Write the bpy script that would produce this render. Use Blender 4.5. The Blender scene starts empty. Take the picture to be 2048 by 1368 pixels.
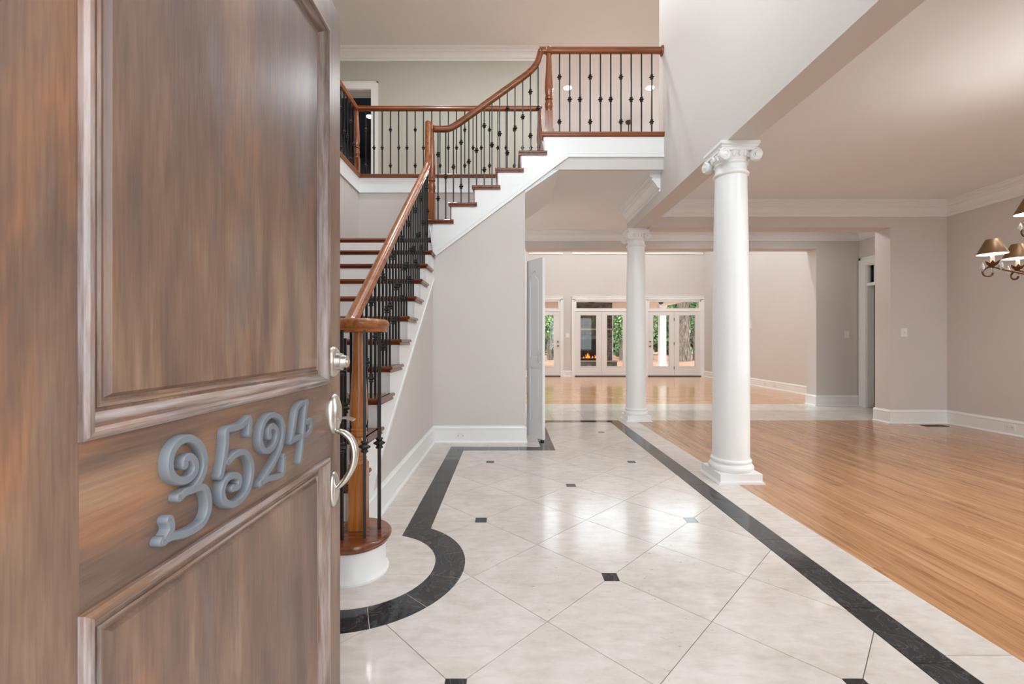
import bpy, bmesh, math, random
from mathutils import Vector, Matrix
random.seed(7)
SC = bpy.context.scene
COL = SC.collection
PI = math.pi

# ------------------------------------------------------------------ camera
F, CX, CY, EYE = 867.5, 1018.0, 683.0, 1.14
cam = bpy.data.cameras.new('camera')
cam.sensor_width = 36.0
cam.lens = F / 2048 * 36
cam.shift_x = (1024 - CX) / 2048
cam.shift_y = (CY - 684) / 2048
cam.clip_start = 0.02
cam_o = bpy.data.objects.new('camera', cam)
cam_o.location = (0, 0, EYE)
cam_o.rotation_euler = (PI / 2, 0, 0)
COL.objects.link(cam_o)
SC.camera = cam_o

# ------------------------------------------------------------------ sky, exposure
world = bpy.data.worlds.new('overcast_sky')
SC.world = world
world.use_nodes = True
wn = world.node_tree.nodes
bg = wn['Background']
bg.inputs[0].default_value = (0.86, 0.93, 1.0, 1)
bg.inputs[1].default_value = 4.4
vs = SC.view_settings
vs.view_transform = 'Standard'
vs.look = 'None'
vs.gamma = 1.0
vs.use_curve_mapping = False
vs.exposure = 0.10
FILL_FOYER, LAMP_CAN, LAMP_BULB = 80.0, 45.0, 3.0  # foyer lantern and most of the cans are added fill
FILL_FAN, FILL_GALLERY = 210.0, 50.0  # added fill: globe under the fan, pendant in the gallery
cy = SC.cycles
cy.use_denoising = True
cy.max_bounces = 10
cy.diffuse_bounces = 6
cy.glossy_bounces = 4
cy.transparent_max_bounces = 16
cy.sample_clamp_indirect = 6.0
cy.caustics_reflective = False
cy.caustics_refractive = False


def portal(loc, rot, sx, sy):
    l = bpy.data.lights.new('window_portal', 'AREA')
    l.shape = 'RECTANGLE'
    l.size, l.size_y = sx, sy
    l.cycles.is_portal = True
    o = bpy.data.objects.new('window_portal', l)
    o.location = loc
    o.rotation_euler = rot
    COL.objects.link(o)


# daylight enters through: entry door, upper foyer window, dining windows, family room glass
portal((0.0, 0.08, 1.05), (PI / 2, 0, PI), 0.95, 2.1)
portal((0.15, 0.08, 4.3), (PI / 2, 0, PI), 2.7, 2.9)
portal((4.0, 0.08, 1.6), (PI / 2, 0, PI), 2.8, 2.2)
portal((6.3, 2.5, 1.6), (PI / 2, 0, PI / 2), 2.6, 2.0)
portal((3.3, 14.4, 3.1), (PI / 2, 0, 0), 6.2, 5.6)


# ------------------------------------------------------------------ materials
def lin(c):
    return tuple(((v / 255) / 12.92 if v / 255 <= 0.04045 else ((v / 255 + 0.055) / 1.055) ** 2.4) for v in c) + (1,)


class NT:
    def __init__(s, name):
        s.m = bpy.data.materials.new(name)
        s.m.use_nodes = True
        s.t = s.m.node_tree
        s.b = s.t.nodes['Principled BSDF']

    def n(s, typ, **kw):
        nd = s.t.nodes.new(typ)
        for k, v in kw.items():
            if k in nd.inputs:
                nd.inputs[k].default_value = v
            else:
                setattr(nd, k, v)
        return nd

    def l(s, a, b):
        s.t.links.new(a, b)

    def ramp(s, fac, stops):
        r = s.n('ShaderNodeValToRGB')
        e = r.color_ramp.elements
        while len(e) < len(stops):
            e.new(0.5)
        for el, (p, c) in zip(e, stops):
            el.position = p
            el.color = c
        s.l(fac, r.inputs[0])
        return r.outputs[0]

    def mix(s, fac, a, b, mode='MIX'):
        m = s.n('ShaderNodeMix', data_type='RGBA', blend_type=mode)
        for v, i in ((fac, 0), (a, 6), (b, 7)):
            if hasattr(v, 'links'):
                s.l(v, m.inputs[i])
            else:
                m.inputs[i].default_value = v
        return m.outputs[2]

    def pos(s, scale, rnd=0.0):
        """world position, stretched, shifted per object"""
        g = s.n('ShaderNodeNewGeometry')
        v = s.n('ShaderNodeVectorMath', operation='MULTIPLY')
        s.l(g.outputs['Position'], v.inputs[0])
        v.inputs[1].default_value = scale
        out = v.outputs[0]
        if rnd:
            oi = s.n('ShaderNodeObjectInfo')
            w = s.n('ShaderNodeVectorMath', operation='SCALE')
            w.inputs[0].default_value = (rnd, rnd * 1.7, rnd * 0.6)
            s.l(oi.outputs['Random'], w.inputs['Scale'])
            a = s.n('ShaderNodeVectorMath', operation='ADD')
            s.l(out, a.inputs[0])
            s.l(w.outputs[0], a.inputs[1])
            out = a.outputs[0]
        return out

    def noise(s, vec, scale, detail=4, rough=0.55, dist=0.0):
        n = s.n('ShaderNodeTexNoise')
        n.inputs['Scale'].default_value = scale
        n.inputs['Detail'].default_value = detail
        n.inputs['Roughness'].default_value = rough
        n.inputs['Distortion'].default_value = dist
        s.l(vec, n.inputs['Vector'])
        return n.outputs['Fac']

    def bump(s, h, strength, dist=0.002):
        b = s.n('ShaderNodeBump')
        b.inputs['Strength'].default_value = strength
        b.inputs['Distance'].default_value = dist
        s.l(h, b.inputs['Height'])
        s.l(b.outputs[0], s.b.inputs['Normal'])

    def base(s, c):
        if hasattr(c, 'links'):
            s.l(c, s.b.inputs['Base Color'])
        else:
            s.b.inputs['Base Color'].default_value = c

    def set(s, rough=0.5, metal=0.0, spec=0.5, coat=0.0, coat_rough=0.05):
        s.b.inputs['Roughness'].default_value = rough
        s.b.inputs['Metallic'].default_value = metal
        s.b.inputs['Specular IOR Level'].default_value = spec
        s.b.inputs['Coat Weight'].default_value = coat
        s.b.inputs['Coat Roughness'].default_value = coat_rough
        return s.m


def paint(name, rgb, rough=0.6, var=0.03, spec=0.3):
    t = NT(name)
    c = lin(rgb)
    n = t.noise(t.pos((1, 1, 1)), 1.3, 3)
    t.base(t.ramp(n, [(0.3, tuple(v * (1 - var) for v in c[:3]) + (1,)), (0.7, c)]))
    n2 = t.noise(t.pos((1, 1, 1)), 260, 2)
    t.bump(n2, 0.04, 0.001)
    return t.set(rough, spec=spec)


def plain(name, rgb, rough=0.5, metal=0.0, spec=0.5, coat=0.0):
    t = NT(name)
    c = lin(rgb)
    n = t.noise(t.pos((1, 1, 1), 3), 25, 3)
    t.base(t.ramp(n, [(0.3, tuple(v * 0.93 for v in c[:3]) + (1,)), (0.7, c)]))
    return t.set(rough, metal, spec, coat)


M = {}
M['wall'] = paint('greige_wall_paint', (214, 208, 203))
M['sage'] = paint('sage_wall_paint', (191, 190, 178))
M['ceil'] = paint('ceiling_paint', (236, 239, 242), 0.8)
M['trim'] = paint('white_trim_paint', (240, 241, 240), 0.32, 0.015, 0.5)
M['doorwhite'] = paint('white_door_paint', (233, 231, 230), 0.35, 0.015, 0.5)
M['darkroom'] = paint('slate_room_paint', (96, 100, 103), 0.7)
M['iron'] = plain('black_wrought_iron', (20, 20, 21), 0.38, 0.0, 0.5)
M['nickel'] = plain('satin_nickel', (214, 209, 200), 0.28, 1.0)
M['steel'] = plain('brushed_knob_steel', (150, 145, 138), 0.35, 1.0)
M['zinc'] = plain('grey_zinc_numbers', (114, 118, 123), 0.55, 0.15, 0.5)
M['plastic'] = plain('white_plastic', (240, 239, 236), 0.35)
M['slot'] = plain('dark_slot', (60, 58, 56), 0.6)
M['bronze'] = plain('antique_bronze', (96, 70, 48), 0.42, 0.7)
M['shadecloth'] = plain('bronze_paper_shade', (108, 78, 48), 0.42, 0.35)
M['porchwhite'] = paint('porch_white_paint', (240, 240, 238), 0.5)
M['porchceil'] = paint('porch_ceiling_cream', (240, 233, 218), 0.7)
M['slate'] = plain('porch_slab', (178, 168, 158), 0.8)
M['concrete'] = plain('pale_bounce_concrete', (205, 205, 203), 0.85)  # pale ground that bounces neutral light up to the ceilings
M['fanbrown'] = plain('dark_fan_blade', (66, 56, 50), 0.6)
M['soot'] = plain('sooty_firebox', (26, 23, 21), 0.9)
M['mantel'] = plain('pale_stone_ledge', (160, 140, 118), 0.8)
M['grout'] = plain('floor_grout', (138, 129, 120), 0.85)
M['threshold'] = plain('dark_threshold', (40, 36, 34), 0.5)


def travertine():
    t = NT('polished_travertine')
    p = t.pos((1, 1, 1), 9.0)
    ps = t.pos((1.0, 2.6, 1), 9.0)
    a = t.ramp(t.noise(p, 2.4, 6, 0.6, 0.6), [(0.28, lin((196, 186, 174))), (0.48, lin((214, 205, 197))), (0.72, lin((229, 222, 216)))])
    b = t.ramp(t.noise(ps, 9, 7, 0.65, 0.4), [(0.33, lin((193, 183, 173))), (0.48, lin((215, 206, 199))), (0.66, lin((230, 224, 218)))])
    c = t.mix(0.45, a, b)
    pit = t.ramp(t.noise(ps, 30, 5, 0.6, 1.0), [(0.30, (0.5, 0.45, 0.4, 1)), (0.36, (1, 1, 1, 1))])
    zone = t.ramp(t.noise(p, 2.0, 3), [(0.50, (0, 0, 0, 1)), (0.62, (1, 1, 1, 1))])
    c2 = t.mix(1.0, c, pit, 'MULTIPLY')
    t.base(t.mix(zone, c, c2))
    rn = t.ramp(t.noise(p, 40, 3), [(0.3, (0.10, 0.10, 0.10, 1)), (0.7, (0.17, 0.17, 0.17, 1))])
    t.l(rn, t.b.inputs['Roughness'])
    t.b.inputs['Specular IOR Level'].default_value = 0.5
    return t.m


def blackmarble():
    t = NT('black_marble')
    p = t.pos((1, 1, 1), 9.0)
    v = t.ramp(t.noise(p, 6, 8, 0.62, 2.2), [(0.47, lin((44, 46, 48))), (0.495, lin((72, 76, 80))), (0.52, lin((44, 45, 47)))])
    sp = t.ramp(t.noise(p, 120, 2), [(0.74, (0, 0, 0, 1)), (0.80, (0.25, 0.25, 0.25, 1))])
    t.base(t.mix(1.0, v, sp, 'ADD'))
    t.set(0.09, spec=0.6)
    return t.m


def wood(name, light, mid, dark, axis, rough=0.25, coat=0.3, rnd=11.0, tint=0.18, fine=1.0):
    t = NT(name)
    st = {'X': (0.8, 14, 14), 'Y': (14, 0.8, 14), 'Z': (14, 14, 0.8)}[axis]
    p = t.pos(st, rnd)
    g = t.noise(p, 2.2 * fine, 7, 0.62, 0.35)
    c = t.ramp(g, [(0.28, dark), (0.47, mid), (0.7, light)])
    st2 = {'X': (2.5, 90, 90), 'Y': (90, 2.5, 90), 'Z': (90, 90, 2.5)}[axis]
    g2 = t.noise(t.pos(st2, rnd), 1.6, 3, 0.6)
    c = t.mix(1.0, c, t.ramp(g2, [(0.36, (0.84, 0.79, 0.73, 1)), (0.56, (1, 1, 1, 1))]), 'MULTIPLY')
    st3 = {'X': (0.55, 7, 7), 'Y': (7, 0.55, 7), 'Z': (7, 7, 0.55)}[axis]
    g3 = t.noise(t.pos(st3, rnd * 2.3), 2.0, 5, 0.6, 0.8)
    c = t.mix(1.0, c, t.ramp(g3, [(0.30, (0.76, 0.70, 0.63, 1)), (0.44, (1, 1, 1, 1))]), 'MULTIPLY')
    if tint:
        oi = t.n('ShaderNodeObjectInfo')
        c = t.mix(1.0, c, t.ramp(oi.outputs['Random'], [(0, (1 - tint, 1 - tint * 1.25, 1 - tint * 1.5, 1)), (1, (1, 1, 1, 1))]), 'MULTIPLY')
    t.base(c)
    t.bump(g2, 0.06, 0.001)
    return t.set(rough, spec=0.5, coat=coat, coat_rough=0.08)


M['trav'] = travertine()
M['black'] = blackmarble()
M['plank'] = wood('oak_strip_flooring', lin((208, 160, 116)), lin((194, 142, 97)), lin((146, 98, 62)), 'Y', 0.22, 0.35, 17.0, 0.22)
M['treadoak'] = wood('stained_oak_treads_along', lin((142, 82, 46)), lin((118, 63, 32)), lin((76, 38, 19)), 'X', 0.25, 0.4)
M['treadoak_y'] = wood('stained_oak_treads_deep', lin((142, 82, 46)), lin((118, 63, 32)), lin((76, 38, 19)), 'Y', 0.25, 0.4)
M['railoak'] = wood('stained_oak_rail', lin((184, 116, 60)), lin((162, 94, 42)), lin((112, 60, 24)), 'Y', 0.34, 0.25, 3.0, 0.05)
M['railoak_x'] = wood('stained_oak_rail_along', lin((158, 92, 46)), lin((136, 74, 34)), lin((90, 46, 19)), 'X', 0.34, 0.25, 3.0, 0.05)
M['newel'] = wood('golden_oak_newel', lin((212, 142, 74)), lin((190, 117, 54)), lin((136, 76, 32)), 'Z', 0.24, 0.5, 3.0, 0.05)
M['newel_dark'] = wood('stained_oak_newel', lin((160, 94, 52)), lin((138, 76, 38)), lin((94, 48, 22)), 'Z', 0.24, 0.5, 3.0, 0.05)


def family_floor():
    t = NT('oak_floor_far_room')
    p = t.pos((1, 1, 1))
    br = t.n('ShaderNodeTexBrick', offset=0.37)
    br.inputs['Color1'].default_value = lin((206, 152, 106))
    br.inputs['Color2'].default_value = lin((226, 178, 132))
    br.inputs['Mortar'].default_value = lin((160, 108, 68))
    br.inputs['Scale'].default_value = 1.0
    br.inputs['Mortar Size'].default_value = 0.0012
    br.inputs['Brick Width'].default_value = 1.1
    br.inputs['Row Height'].default_value = 0.0575
    t.l(p, br.inputs['Vector'])
    g = t.noise(t.pos((1.2, 26, 1)), 1.6, 6, 0.6)
    c = t.mix(1.0, br.outputs['Color'], t.ramp(g, [(0.3, (0.78, 0.72, 0.66, 1)), (0.6, (1, 1, 1, 1))]), 'MULTIPLY')
    t.base(c)
    return t.set(0.2, coat=0.35)


M['famfloor'] = family_floor()


def frontdoor(name, axis, wear_sheen=0.0):
    t = NT(name)
    st = {'Z': (5, 5, 0.8), 'Y': (5, 0.8, 5)}[axis]
    big = t.noise(t.pos(st, 4.0), 1.7, 4, 0.6, 0.4)
    c = t.ramp(big, [(0.26, lin((80, 64, 57))), (0.42, lin((101, 80, 70))), (0.55, lin((120, 95, 79))), (0.66, lin((142, 116, 95))), (0.8, lin((136, 121, 110)))])
    st2 = {'Z': (3, 3, 0.7), 'Y': (3, 0.7, 3)}[axis]
    z = t.ramp(t.noise(t.pos(st2, 13.0), 2.6, 4, 0.6, 0.5), [(0.54, (0, 0, 0, 1)), (0.70, (0.8, 0.8, 0.8, 1))])
    c = t.mix(z, c, lin((150, 104, 72)))
    z2 = t.ramp(t.noise(t.pos(st2, 29.0), 2.9, 4, 0.6, 0.5), [(0.55, (0, 0, 0, 1)), (0.72, (0.8, 0.8, 0.8, 1))])
    c = t.mix(z2, c, lin((106, 98, 97)))
    st3 = {'Z': (160, 160, 7), 'Y': (160, 7, 160)}[axis]
    gr = t.noise(t.pos(st3, 4.0), 1.5, 4, 0.65)
    c = t.mix(1.0, c, t.ramp(gr, [(0.3, (0.78, 0.76, 0.74, 1)), (0.62, (1.05, 1.04, 1.03, 1))]), 'MULTIPLY')
    if wear_sheen:  # pale patches: scuffs plus sky highlights painted into the mouldings
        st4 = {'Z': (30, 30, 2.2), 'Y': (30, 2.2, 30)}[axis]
        zz = t.ramp(t.noise(t.pos(st4, 8.0), 2.0, 5, 0.65), [(0.40, (0, 0, 0, 1)), (0.62, (wear_sheen, wear_sheen, wear_sheen, 1))])
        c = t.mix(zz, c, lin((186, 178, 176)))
    t.base(c)
    t.bump(gr, 0.18, 0.001)
    return t.set(0.30, spec=0.5)


M['fd_z'] = frontdoor('stained_front_door_upright_grain', 'Z')
M['fd_y'] = frontdoor('stained_front_door_level_grain', 'Y')
M['fdm_z'] = frontdoor('door_moulding_wear_sheen_upright', 'Z', 0.45)  # moulding colour holds wear and painted sky highlights
M['fdm_y'] = frontdoor('door_moulding_wear_sheen_level', 'Y', 0.45)


def glass():
    t = NT('window_glass')
    nt = t.t
    nt.nodes.remove(t.b)
    tr = t.n('ShaderNodeBsdfTransparent')
    tr.inputs[0].default_value = (0.96, 0.98, 0.97, 1)
    gl = t.n('ShaderNodeBsdfGlossy')
    gl.inputs['Roughness'].default_value = 0.02
    fr = t.n('ShaderNodeFresnel', IOR=1.45)
    mx = t.n('ShaderNodeMixShader')
    t.l(fr.outputs[0], mx.inputs[0])
    t.l(tr.outputs[0], mx.inputs[1])
    t.l(gl.outputs[0], mx.inputs[2])
    t.l(mx.outputs[0], nt.nodes['Material Output'].inputs[0])
    return t.m


M['glass'] = glass()


def crystal():
    t = NT('clear_crystal')
    t.base((1, 1, 1, 1))
    t.b.inputs['Transmission Weight'].default_value = 0.75
    return t.set(0.05, spec=0.8)


M['crystal'] = crystal()


def emit(name, rgb, s):
    t = NT(name)
    t.base(lin(rgb))
    t.b.inputs['Emission Color'].default_value = lin(rgb)
    t.b.inputs['Emission Strength'].default_value = s
    return t.m


M['lamp'] = emit('lit_lamp_lens', (255, 252, 245), 6.0)
M['bulb'] = emit('lit_candle_bulb', (255, 226, 176), 14.0)
M['globe'] = emit('fill_globe_glass', (255, 253, 250), 3.0)
M['liner'] = plain('white_shade_lining', (255, 250, 240), 0.6)
M['flame'] = emit('fire_flame', (255, 140, 40), 1.6)


def leafmat(name, a, b):
    t = NT(name)
    n = t.noise(t.pos((1, 1, 1), 5), 5, 3)
    t.base(t.ramp(n, [(0.35, lin(a)), (0.65, lin(b))]))
    t.b.inputs['Transmission Weight'].default_value = 0.0
    return t.set(0.55, spec=0.3)


M['leaf'] = leafmat('tree_leaves', (66, 92, 58), (124, 156, 98))
M['leaf_light'] = leafmat('pale_tree_leaves', (104, 142, 92), (170, 200, 140))
_t = NT('grey_tree_bark')
_t.base(_t.ramp(_t.noise(_t.pos((6, 6, 1.2), 3), 2.5, 6, 0.7), [(0.36, lin((62, 54, 48))), (0.5, lin((112, 100, 90))), (0.66, lin((150, 138, 126)))]))
M['bark'] = _t.set(0.9, spec=0.2)


def straw():
    t = NT('pine_straw_ground')
    n = t.noise(t.pos((1, 1, 1)), 3.0, 8, 0.7, 0.5)
    t.base(t.ramp(n, [(0.3, lin((112, 80, 62))), (0.5, lin((164, 120, 98))), (0.7, lin((192, 152, 130)))]))
    return t.set(0.95, spec=0.1)


M['straw'] = straw()


def stone():
    t = NT('fireplace_stone')
    n = t.noise(t.pos((1, 1, 1), 7), 5, 5, 0.6)
    v = t.n('ShaderNodeTexVoronoi')
    v.inputs['Scale'].default_value = 6
    t.l(t.pos((1, 1, 2.2)), v.inputs['Vector'])
    c = t.ramp(n, [(0.3, lin((66, 58, 54))), (0.5, lin((98, 88, 80))), (0.72, lin((134, 118, 102)))])
    t.base(t.mix(0.3, c, v.outputs['Color'], 'SOFT_LIGHT'))
    return t.set(0.9, spec=0.2)


M['stone'] = stone()


# ------------------------------------------------------------------ mesh helpers
class MB:
    def __init__(s):
        s.b = bmesh.new()

    def quad(s, vs):
        v = [s.b.verts.new(p) for p in vs]
        try:
            return s.b.faces.new(v)
        except ValueError:
            return None

    def box(s, x0, x1, y0, y1, z0, z1):
        v = [s.b.verts.new(p) for p in ((x0, y0, z0), (x1, y0, z0), (x1, y1, z0), (x0, y1, z0), (x0, y0, z1), (x1, y0, z1), (x1, y1, z1), (x0, y1, z1))]
        for f in ((3, 2, 1, 0), (4, 5, 6, 7), (0, 1, 5, 4), (1, 2, 6, 5), (2, 3, 7, 6), (3, 0, 4, 7)):
            s.b.faces.new([v[i] for i in f])
        return s

    def prism(s, poly, fn, a, b):
        """poly: 2D points; fn(u, v, w) -> xyz; extruded from w=a to w=b"""
        n = len(poly)
        lo = [s.b.verts.new(fn(u, v, a)) for u, v in poly]
        hi = [s.b.verts.new(fn(u, v, b)) for u, v in poly]
        s.b.faces.new(lo[::-1])
        s.b.faces.new(hi)
        for i in range(n):
            j = (i + 1) % n
            s.b.faces.new((lo[i], lo[j], hi[j], hi[i]))
        return s

    def lathe(s, prof, seg=24, fn=None, cap=True):
        """prof: (h, r); fn(a, b, h) -> xyz"""
        fn = fn or (lambda a, b, h: (a, b, h))
        rings = []
        for h, r in prof:
            rings.append([s.b.verts.new(fn(r * math.cos(2 * PI * k / seg), r * math.sin(2 * PI * k / seg), h)) for k in range(seg)])
        for A, B in zip(rings, rings[1:]):
            for k in range(seg):
                j = (k + 1) % seg
                s.b.faces.new((A[k], A[j], B[j], B[k]))
        if cap:
            s.b.faces.new(rings[0][::-1])
            s.b.faces.new(rings[-1])
        return s

    def sweep(s, path, prof, side=None, scale=None, closed=False):
        """prof points (a along side, b along normal)"""
        P = [Vector(p) for p in path]
        n = len(P)
        rings = []
        for i in range(n):
            if closed:
                t = P[(i + 1) % n] - P[i - 1]
            else:
                t = P[min(i + 1, n - 1)] - P[max(i - 1, 0)]
            t.normalize()
            sd = Vector(side) if side is not None else t.cross(Vector((0, 0, 1)))
            if sd.length < 1e-6:
                sd = Vector((1, 0, 0))
            sd = (sd - t * sd.dot(t)).normalized()
            up = sd.cross(t).normalized()
            k = scale[i] if scale else 1.0
            rings.append([s.b.verts.new(P[i] + sd * a * k + up * b * k) for a, b in prof])
        m = len(prof)
        R = list(zip(rings, rings[1:])) + ([(rings[-1], rings[0])] if closed else [])
        for A, B in R:
            for k in range(m):
                j = (k + 1) % m
                s.b.faces.new((A[k], A[j], B[j], B[k]))
        if not closed:
            s.b.faces.new(rings[0][::-1])
            s.b.faces.new(rings[-1])
        return s

    def tube(s, path, r, seg=8, side=None):
        return s.sweep(path, [(r * math.cos(2 * PI * k / seg), r * math.sin(2 * PI * k / seg)) for k in range(seg)], side)

    def mesh(s, name, smooth=None, bevel=0):
        bmesh.ops.remove_doubles(s.b, verts=s.b.verts, dist=1e-6) if False else None
        bmesh.ops.recalc_face_normals(s.b, faces=s.b.faces)
        me = bpy.data.meshes.new(name)
        s.b.to_mesh(me)
        s.b.free()
        if smooth is not None:
            for p in me.polygons:
                p.use_smooth = True
            me.set_sharp_from_angle(angle=math.radians(smooth))
        return me


def link(o, parent=None):
    COL.objects.link(o)
    if parent is not None:
        o.parent = parent
        bpy.context.evaluated_depsgraph_get() if False else None
        o.matrix_parent_inverse = WORLD[parent.name].inverted()
    WORLD[o.name] = Matrix.LocRotScale(o.location, o.rotation_euler, o.scale)
    return o


WORLD = {}


def obj(name, me, mat, parent=None, loc=None, rot=None, scale=None, bevel=0):
    """every object is written in world coordinates; a parent only groups"""
    if isinstance(me, MB):
        me = me.mesh(name)
    if isinstance(mat, str):
        mat = M[mat]
    if not me.materials:
        me.materials.append(mat)
    o = bpy.data.objects.new(name, me)
    if loc:
        o.location = loc
    if rot:
        o.rotation_euler = rot
    if scale:
        o.scale = scale
    link(o, parent)
    if bevel:
        md = o.modifiers.new('bevel', 'BEVEL')
        md.width = bevel
        md.segments = 2
        md.limit_method = 'ANGLE'
    return o


def tag(o, label=None, cat=None, group=None, kind=None):
    if label:
        o['label'] = label
    if cat:
        o['category'] = cat
    if group:
        o['group'] = group
    if kind:
        o['kind'] = kind
    return o


def thing(name, loc, label=None, cat=None, group=None, kind=None):
    o = bpy.data.objects.new(name, None)
    o.empty_display_size = 0.1
    o.location = loc
    link(o)
    return tag(o, label, cat, group, kind)


def boxes(name, bs, mat, parent=None, kind='structure', label=None, bevel=0):
    m = MB()
    for b in bs:
        m.box(*b)
    o = obj(name, m, mat, parent, bevel=bevel)
    if parent is None and kind:
        tag(o, label, None, None, kind)
    return o


XZ = lambda u, v, w: (u, w, v)      # polygon in X,Z extruded along Y
YZ = lambda u, v, w: (w, u, v)      # polygon in Y,Z extruded along X
XY = lambda u, v, w: (u, v, w)


def catmull(pts, k=6):
    P = [Vector(p) for p in pts]
    out = []
    for i in range(len(P) - 1):
        p0, p1, p2, p3 = P[max(i - 1, 0)], P[i], P[i + 1], P[min(i + 2, len(P) - 1)]
        for j in range(k):
            t = j / k
            out.append(0.5 * ((2 * p1) + (p2 - p0) * t + (2 * p0 - 5 * p1 + 4 * p2 - p3) * t * t + (3 * p1 - p0 - 3 * p2 + p3) * t ** 3))
    out.append(P[-1])
    return out


# ------------------------------------------------------------------ key dimensions
RIS, RUN = 0.193, 0.268
UP = 18 * RIS                        # upper floor 3.474
C1, C2 = 3.08, 6.29                  # first floor ceiling, upper ceiling
YA, XS = 4.896, -0.858               # wall under the stairs, side of the lower flight
XL, YR = -2.12, 6.12                 # left wall and rear wall of the stairwell
B0, B1 = 1.745, 1.965                # beam faces
yn = lambda k: 4.935 - RUN * (12 - k)
xn = lambda k: -0.682 + 0.2627 * (k - 14)
YD, YG, YF = 6.03, 7.666, 14.13      # dining back wall, gallery back wall, family far wall
XD, XG, XF = 6.09, 6.186, 6.35

# ------------------------------------------------------------------ floors
floor = boxes('floor', [(-3.8, 6.45, 0.1, 7.91, -0.3, -0.004)], 'grout', label='travertine and oak floor of foyer, gallery and dining room')
fam = boxes('floor_family', [(-1.3, 6.5, 7.91, 14.33, -0.3, 0.0)], 'famfloor', label='oak strip floor of the far family room')


def clip(poly, a, b, c):
    """keep a*x+b*y<=c"""
    out = []
    n = len(poly)
    for i in range(n):
        p, q = poly[i], poly[(i + 1) % n]
        dp, dq = a * p[0] + b * p[1] - c, a * q[0] + b * q[1] - c
        if dp <= 0:
            out.append(p)
        if (dp < 0 < dq) or (dq < 0 < dp):
            t = dp / (dp - dq)
            out.append((p[0] + (q[0] - p[0]) * t, p[1] + (q[1] - p[1]) * t))
    return out


def tile(name, poly, mat, z1=0.0, z0=-0.006):
    if len(poly) < 3:
        return
    ar = abs(sum(poly[i][0] * poly[(i + 1) % len(poly)][1] - poly[(i + 1) % len(poly)][0] * poly[i][1] for i in range(len(poly)))) / 2
    if ar < 0.0004:
        return
    return obj(name, MB().prism(poly, XY, z0, z1), mat, floor)


def rect(x0, x1, y0, y1, g=0.0012):
    return [(x0 + g, y0 + g), (x1 - g, y0 + g), (x1 - g, y1 - g), (x0 + g, y1 - g)]


DD, AX, AY, HS = 0.6695, 0.4913, 2.1004, 0.036
CCX, CCY, RI, RO = -0.74, 2.20, 0.362, 0.515       # round bay of the black band about the first step
SL0, SL1 = -0.627, -0.475                          # left straight band
SR0, SR1, SW = 1.434, 1.581, 1.828                 # right band, edge of the oak
isdot = lambda i, j: (i + j) % 2 == 0 and not (i == 0 and j == 4)
NOSE = 0.0012
for a in range(-9, 5):
    for b in range(-6, 14):
        if (a + b) % 2 == 0:
            continue
        cxx, cyy, h = AX + a * DD / 2, AY + b * DD / 2, DD / 2
        g = 0.0022
        P = [(cxx - h + g, cyy), (cxx, cyy - h + g), (cxx + h - g, cyy), (cxx, cyy + h - g)]
        # corners that meet a black inset are cut back
        for dx, dy in ((1, 0), (-1, 0), (0, 1), (0, -1)):
            va, vb = a + dx, b + dy
            if va % 2 == 0 and vb % 2 == 0 and isdot(va // 2, vb // 2):
                P = clip(P, dx, dy, dx * cxx + dy * cyy + h - HS - NOSE)
        P = clip(P, 1, 0, SR0 - NOSE)
        P = clip(P, 0, 1, 6.12)
        P = clip(P, 0, -1, -0.12)
        P = clip(P, -1, 0, 2.1)
        if len(P) < 3:
            continue
        # drop what the raised bands, borders and stairs cover entirely
        if all(x < SL1 and y > 1.9 and math.hypot(x - CCX, y - CCY) < RO - 0.01 for x, y in P):
            continue
        if all(x < SL1 and y > 2.66 for x, y in P) or all(x < 0.481 and y > 4.536 for x, y in P):
            continue
        if all(x < -0.9 and y > 1.9 for x, y in P):
            continue
        tile('floor_tile', P, 'trav')
for i in range(-3, 3):
    for j in range(-2, 8):
        if not isdot(i, j):
            continue
        x, y = AX + i * DD, AY + j * DD
        if x > SR0 or y > 6.0 or y < 0.15 or (x < SL1 and y > 1.6) or (x < 0.5 and y > 4.5):
            continue
        tile('inset_tile', rect(x - HS, x + HS, y - HS, y + HS), 'black')


def run(name, axis, a0, a1, b0, b1, step, mat, off=0.0, z=0.001):
    """row of tiles along an axis"""
    s = a0 - off
    while s < a1 - 1e-4:
        p, q = max(s, a0), min(s + step, a1)
        if q - p > 0.01:
            tile(name, rect(p, q, b0, b1) if axis == 'X' else rect(b0, b1, p, q), mat, z)
        s += step


# black band pieces
run('band_tile', 'Y', 0.28, 6.27, SR0, SR1, 0.3195, 'black', 0.341)
run('band_tile', 'X', 0.487, SR0, 6.12, 6.27, 0.3195, 'black')
run('band_tile', 'Y', 4.692, 6.27, 0.335, 0.487, 0.3195, 'black')
run('band_tile', 'X', SL1, 0.487, 4.538, 4.692, 0.3195, 'black', 0.06)
run('band_tile', 'Y', 2.66, 4.692, SL0, SL1, 0.3195, 'black', 0.12)
run('band_tile', 'X', XL, CCX, CCY - RO, CCY - RI, 0.3195, 'black')


def arc(cx, cy, r, a0, a1, n):
    return [(cx + r * math.cos(a0 + (a1 - a0) * k / n), cy + r * math.sin(a0 + (a1 - a0) * k / n)) for k in range(n + 1)]


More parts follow.
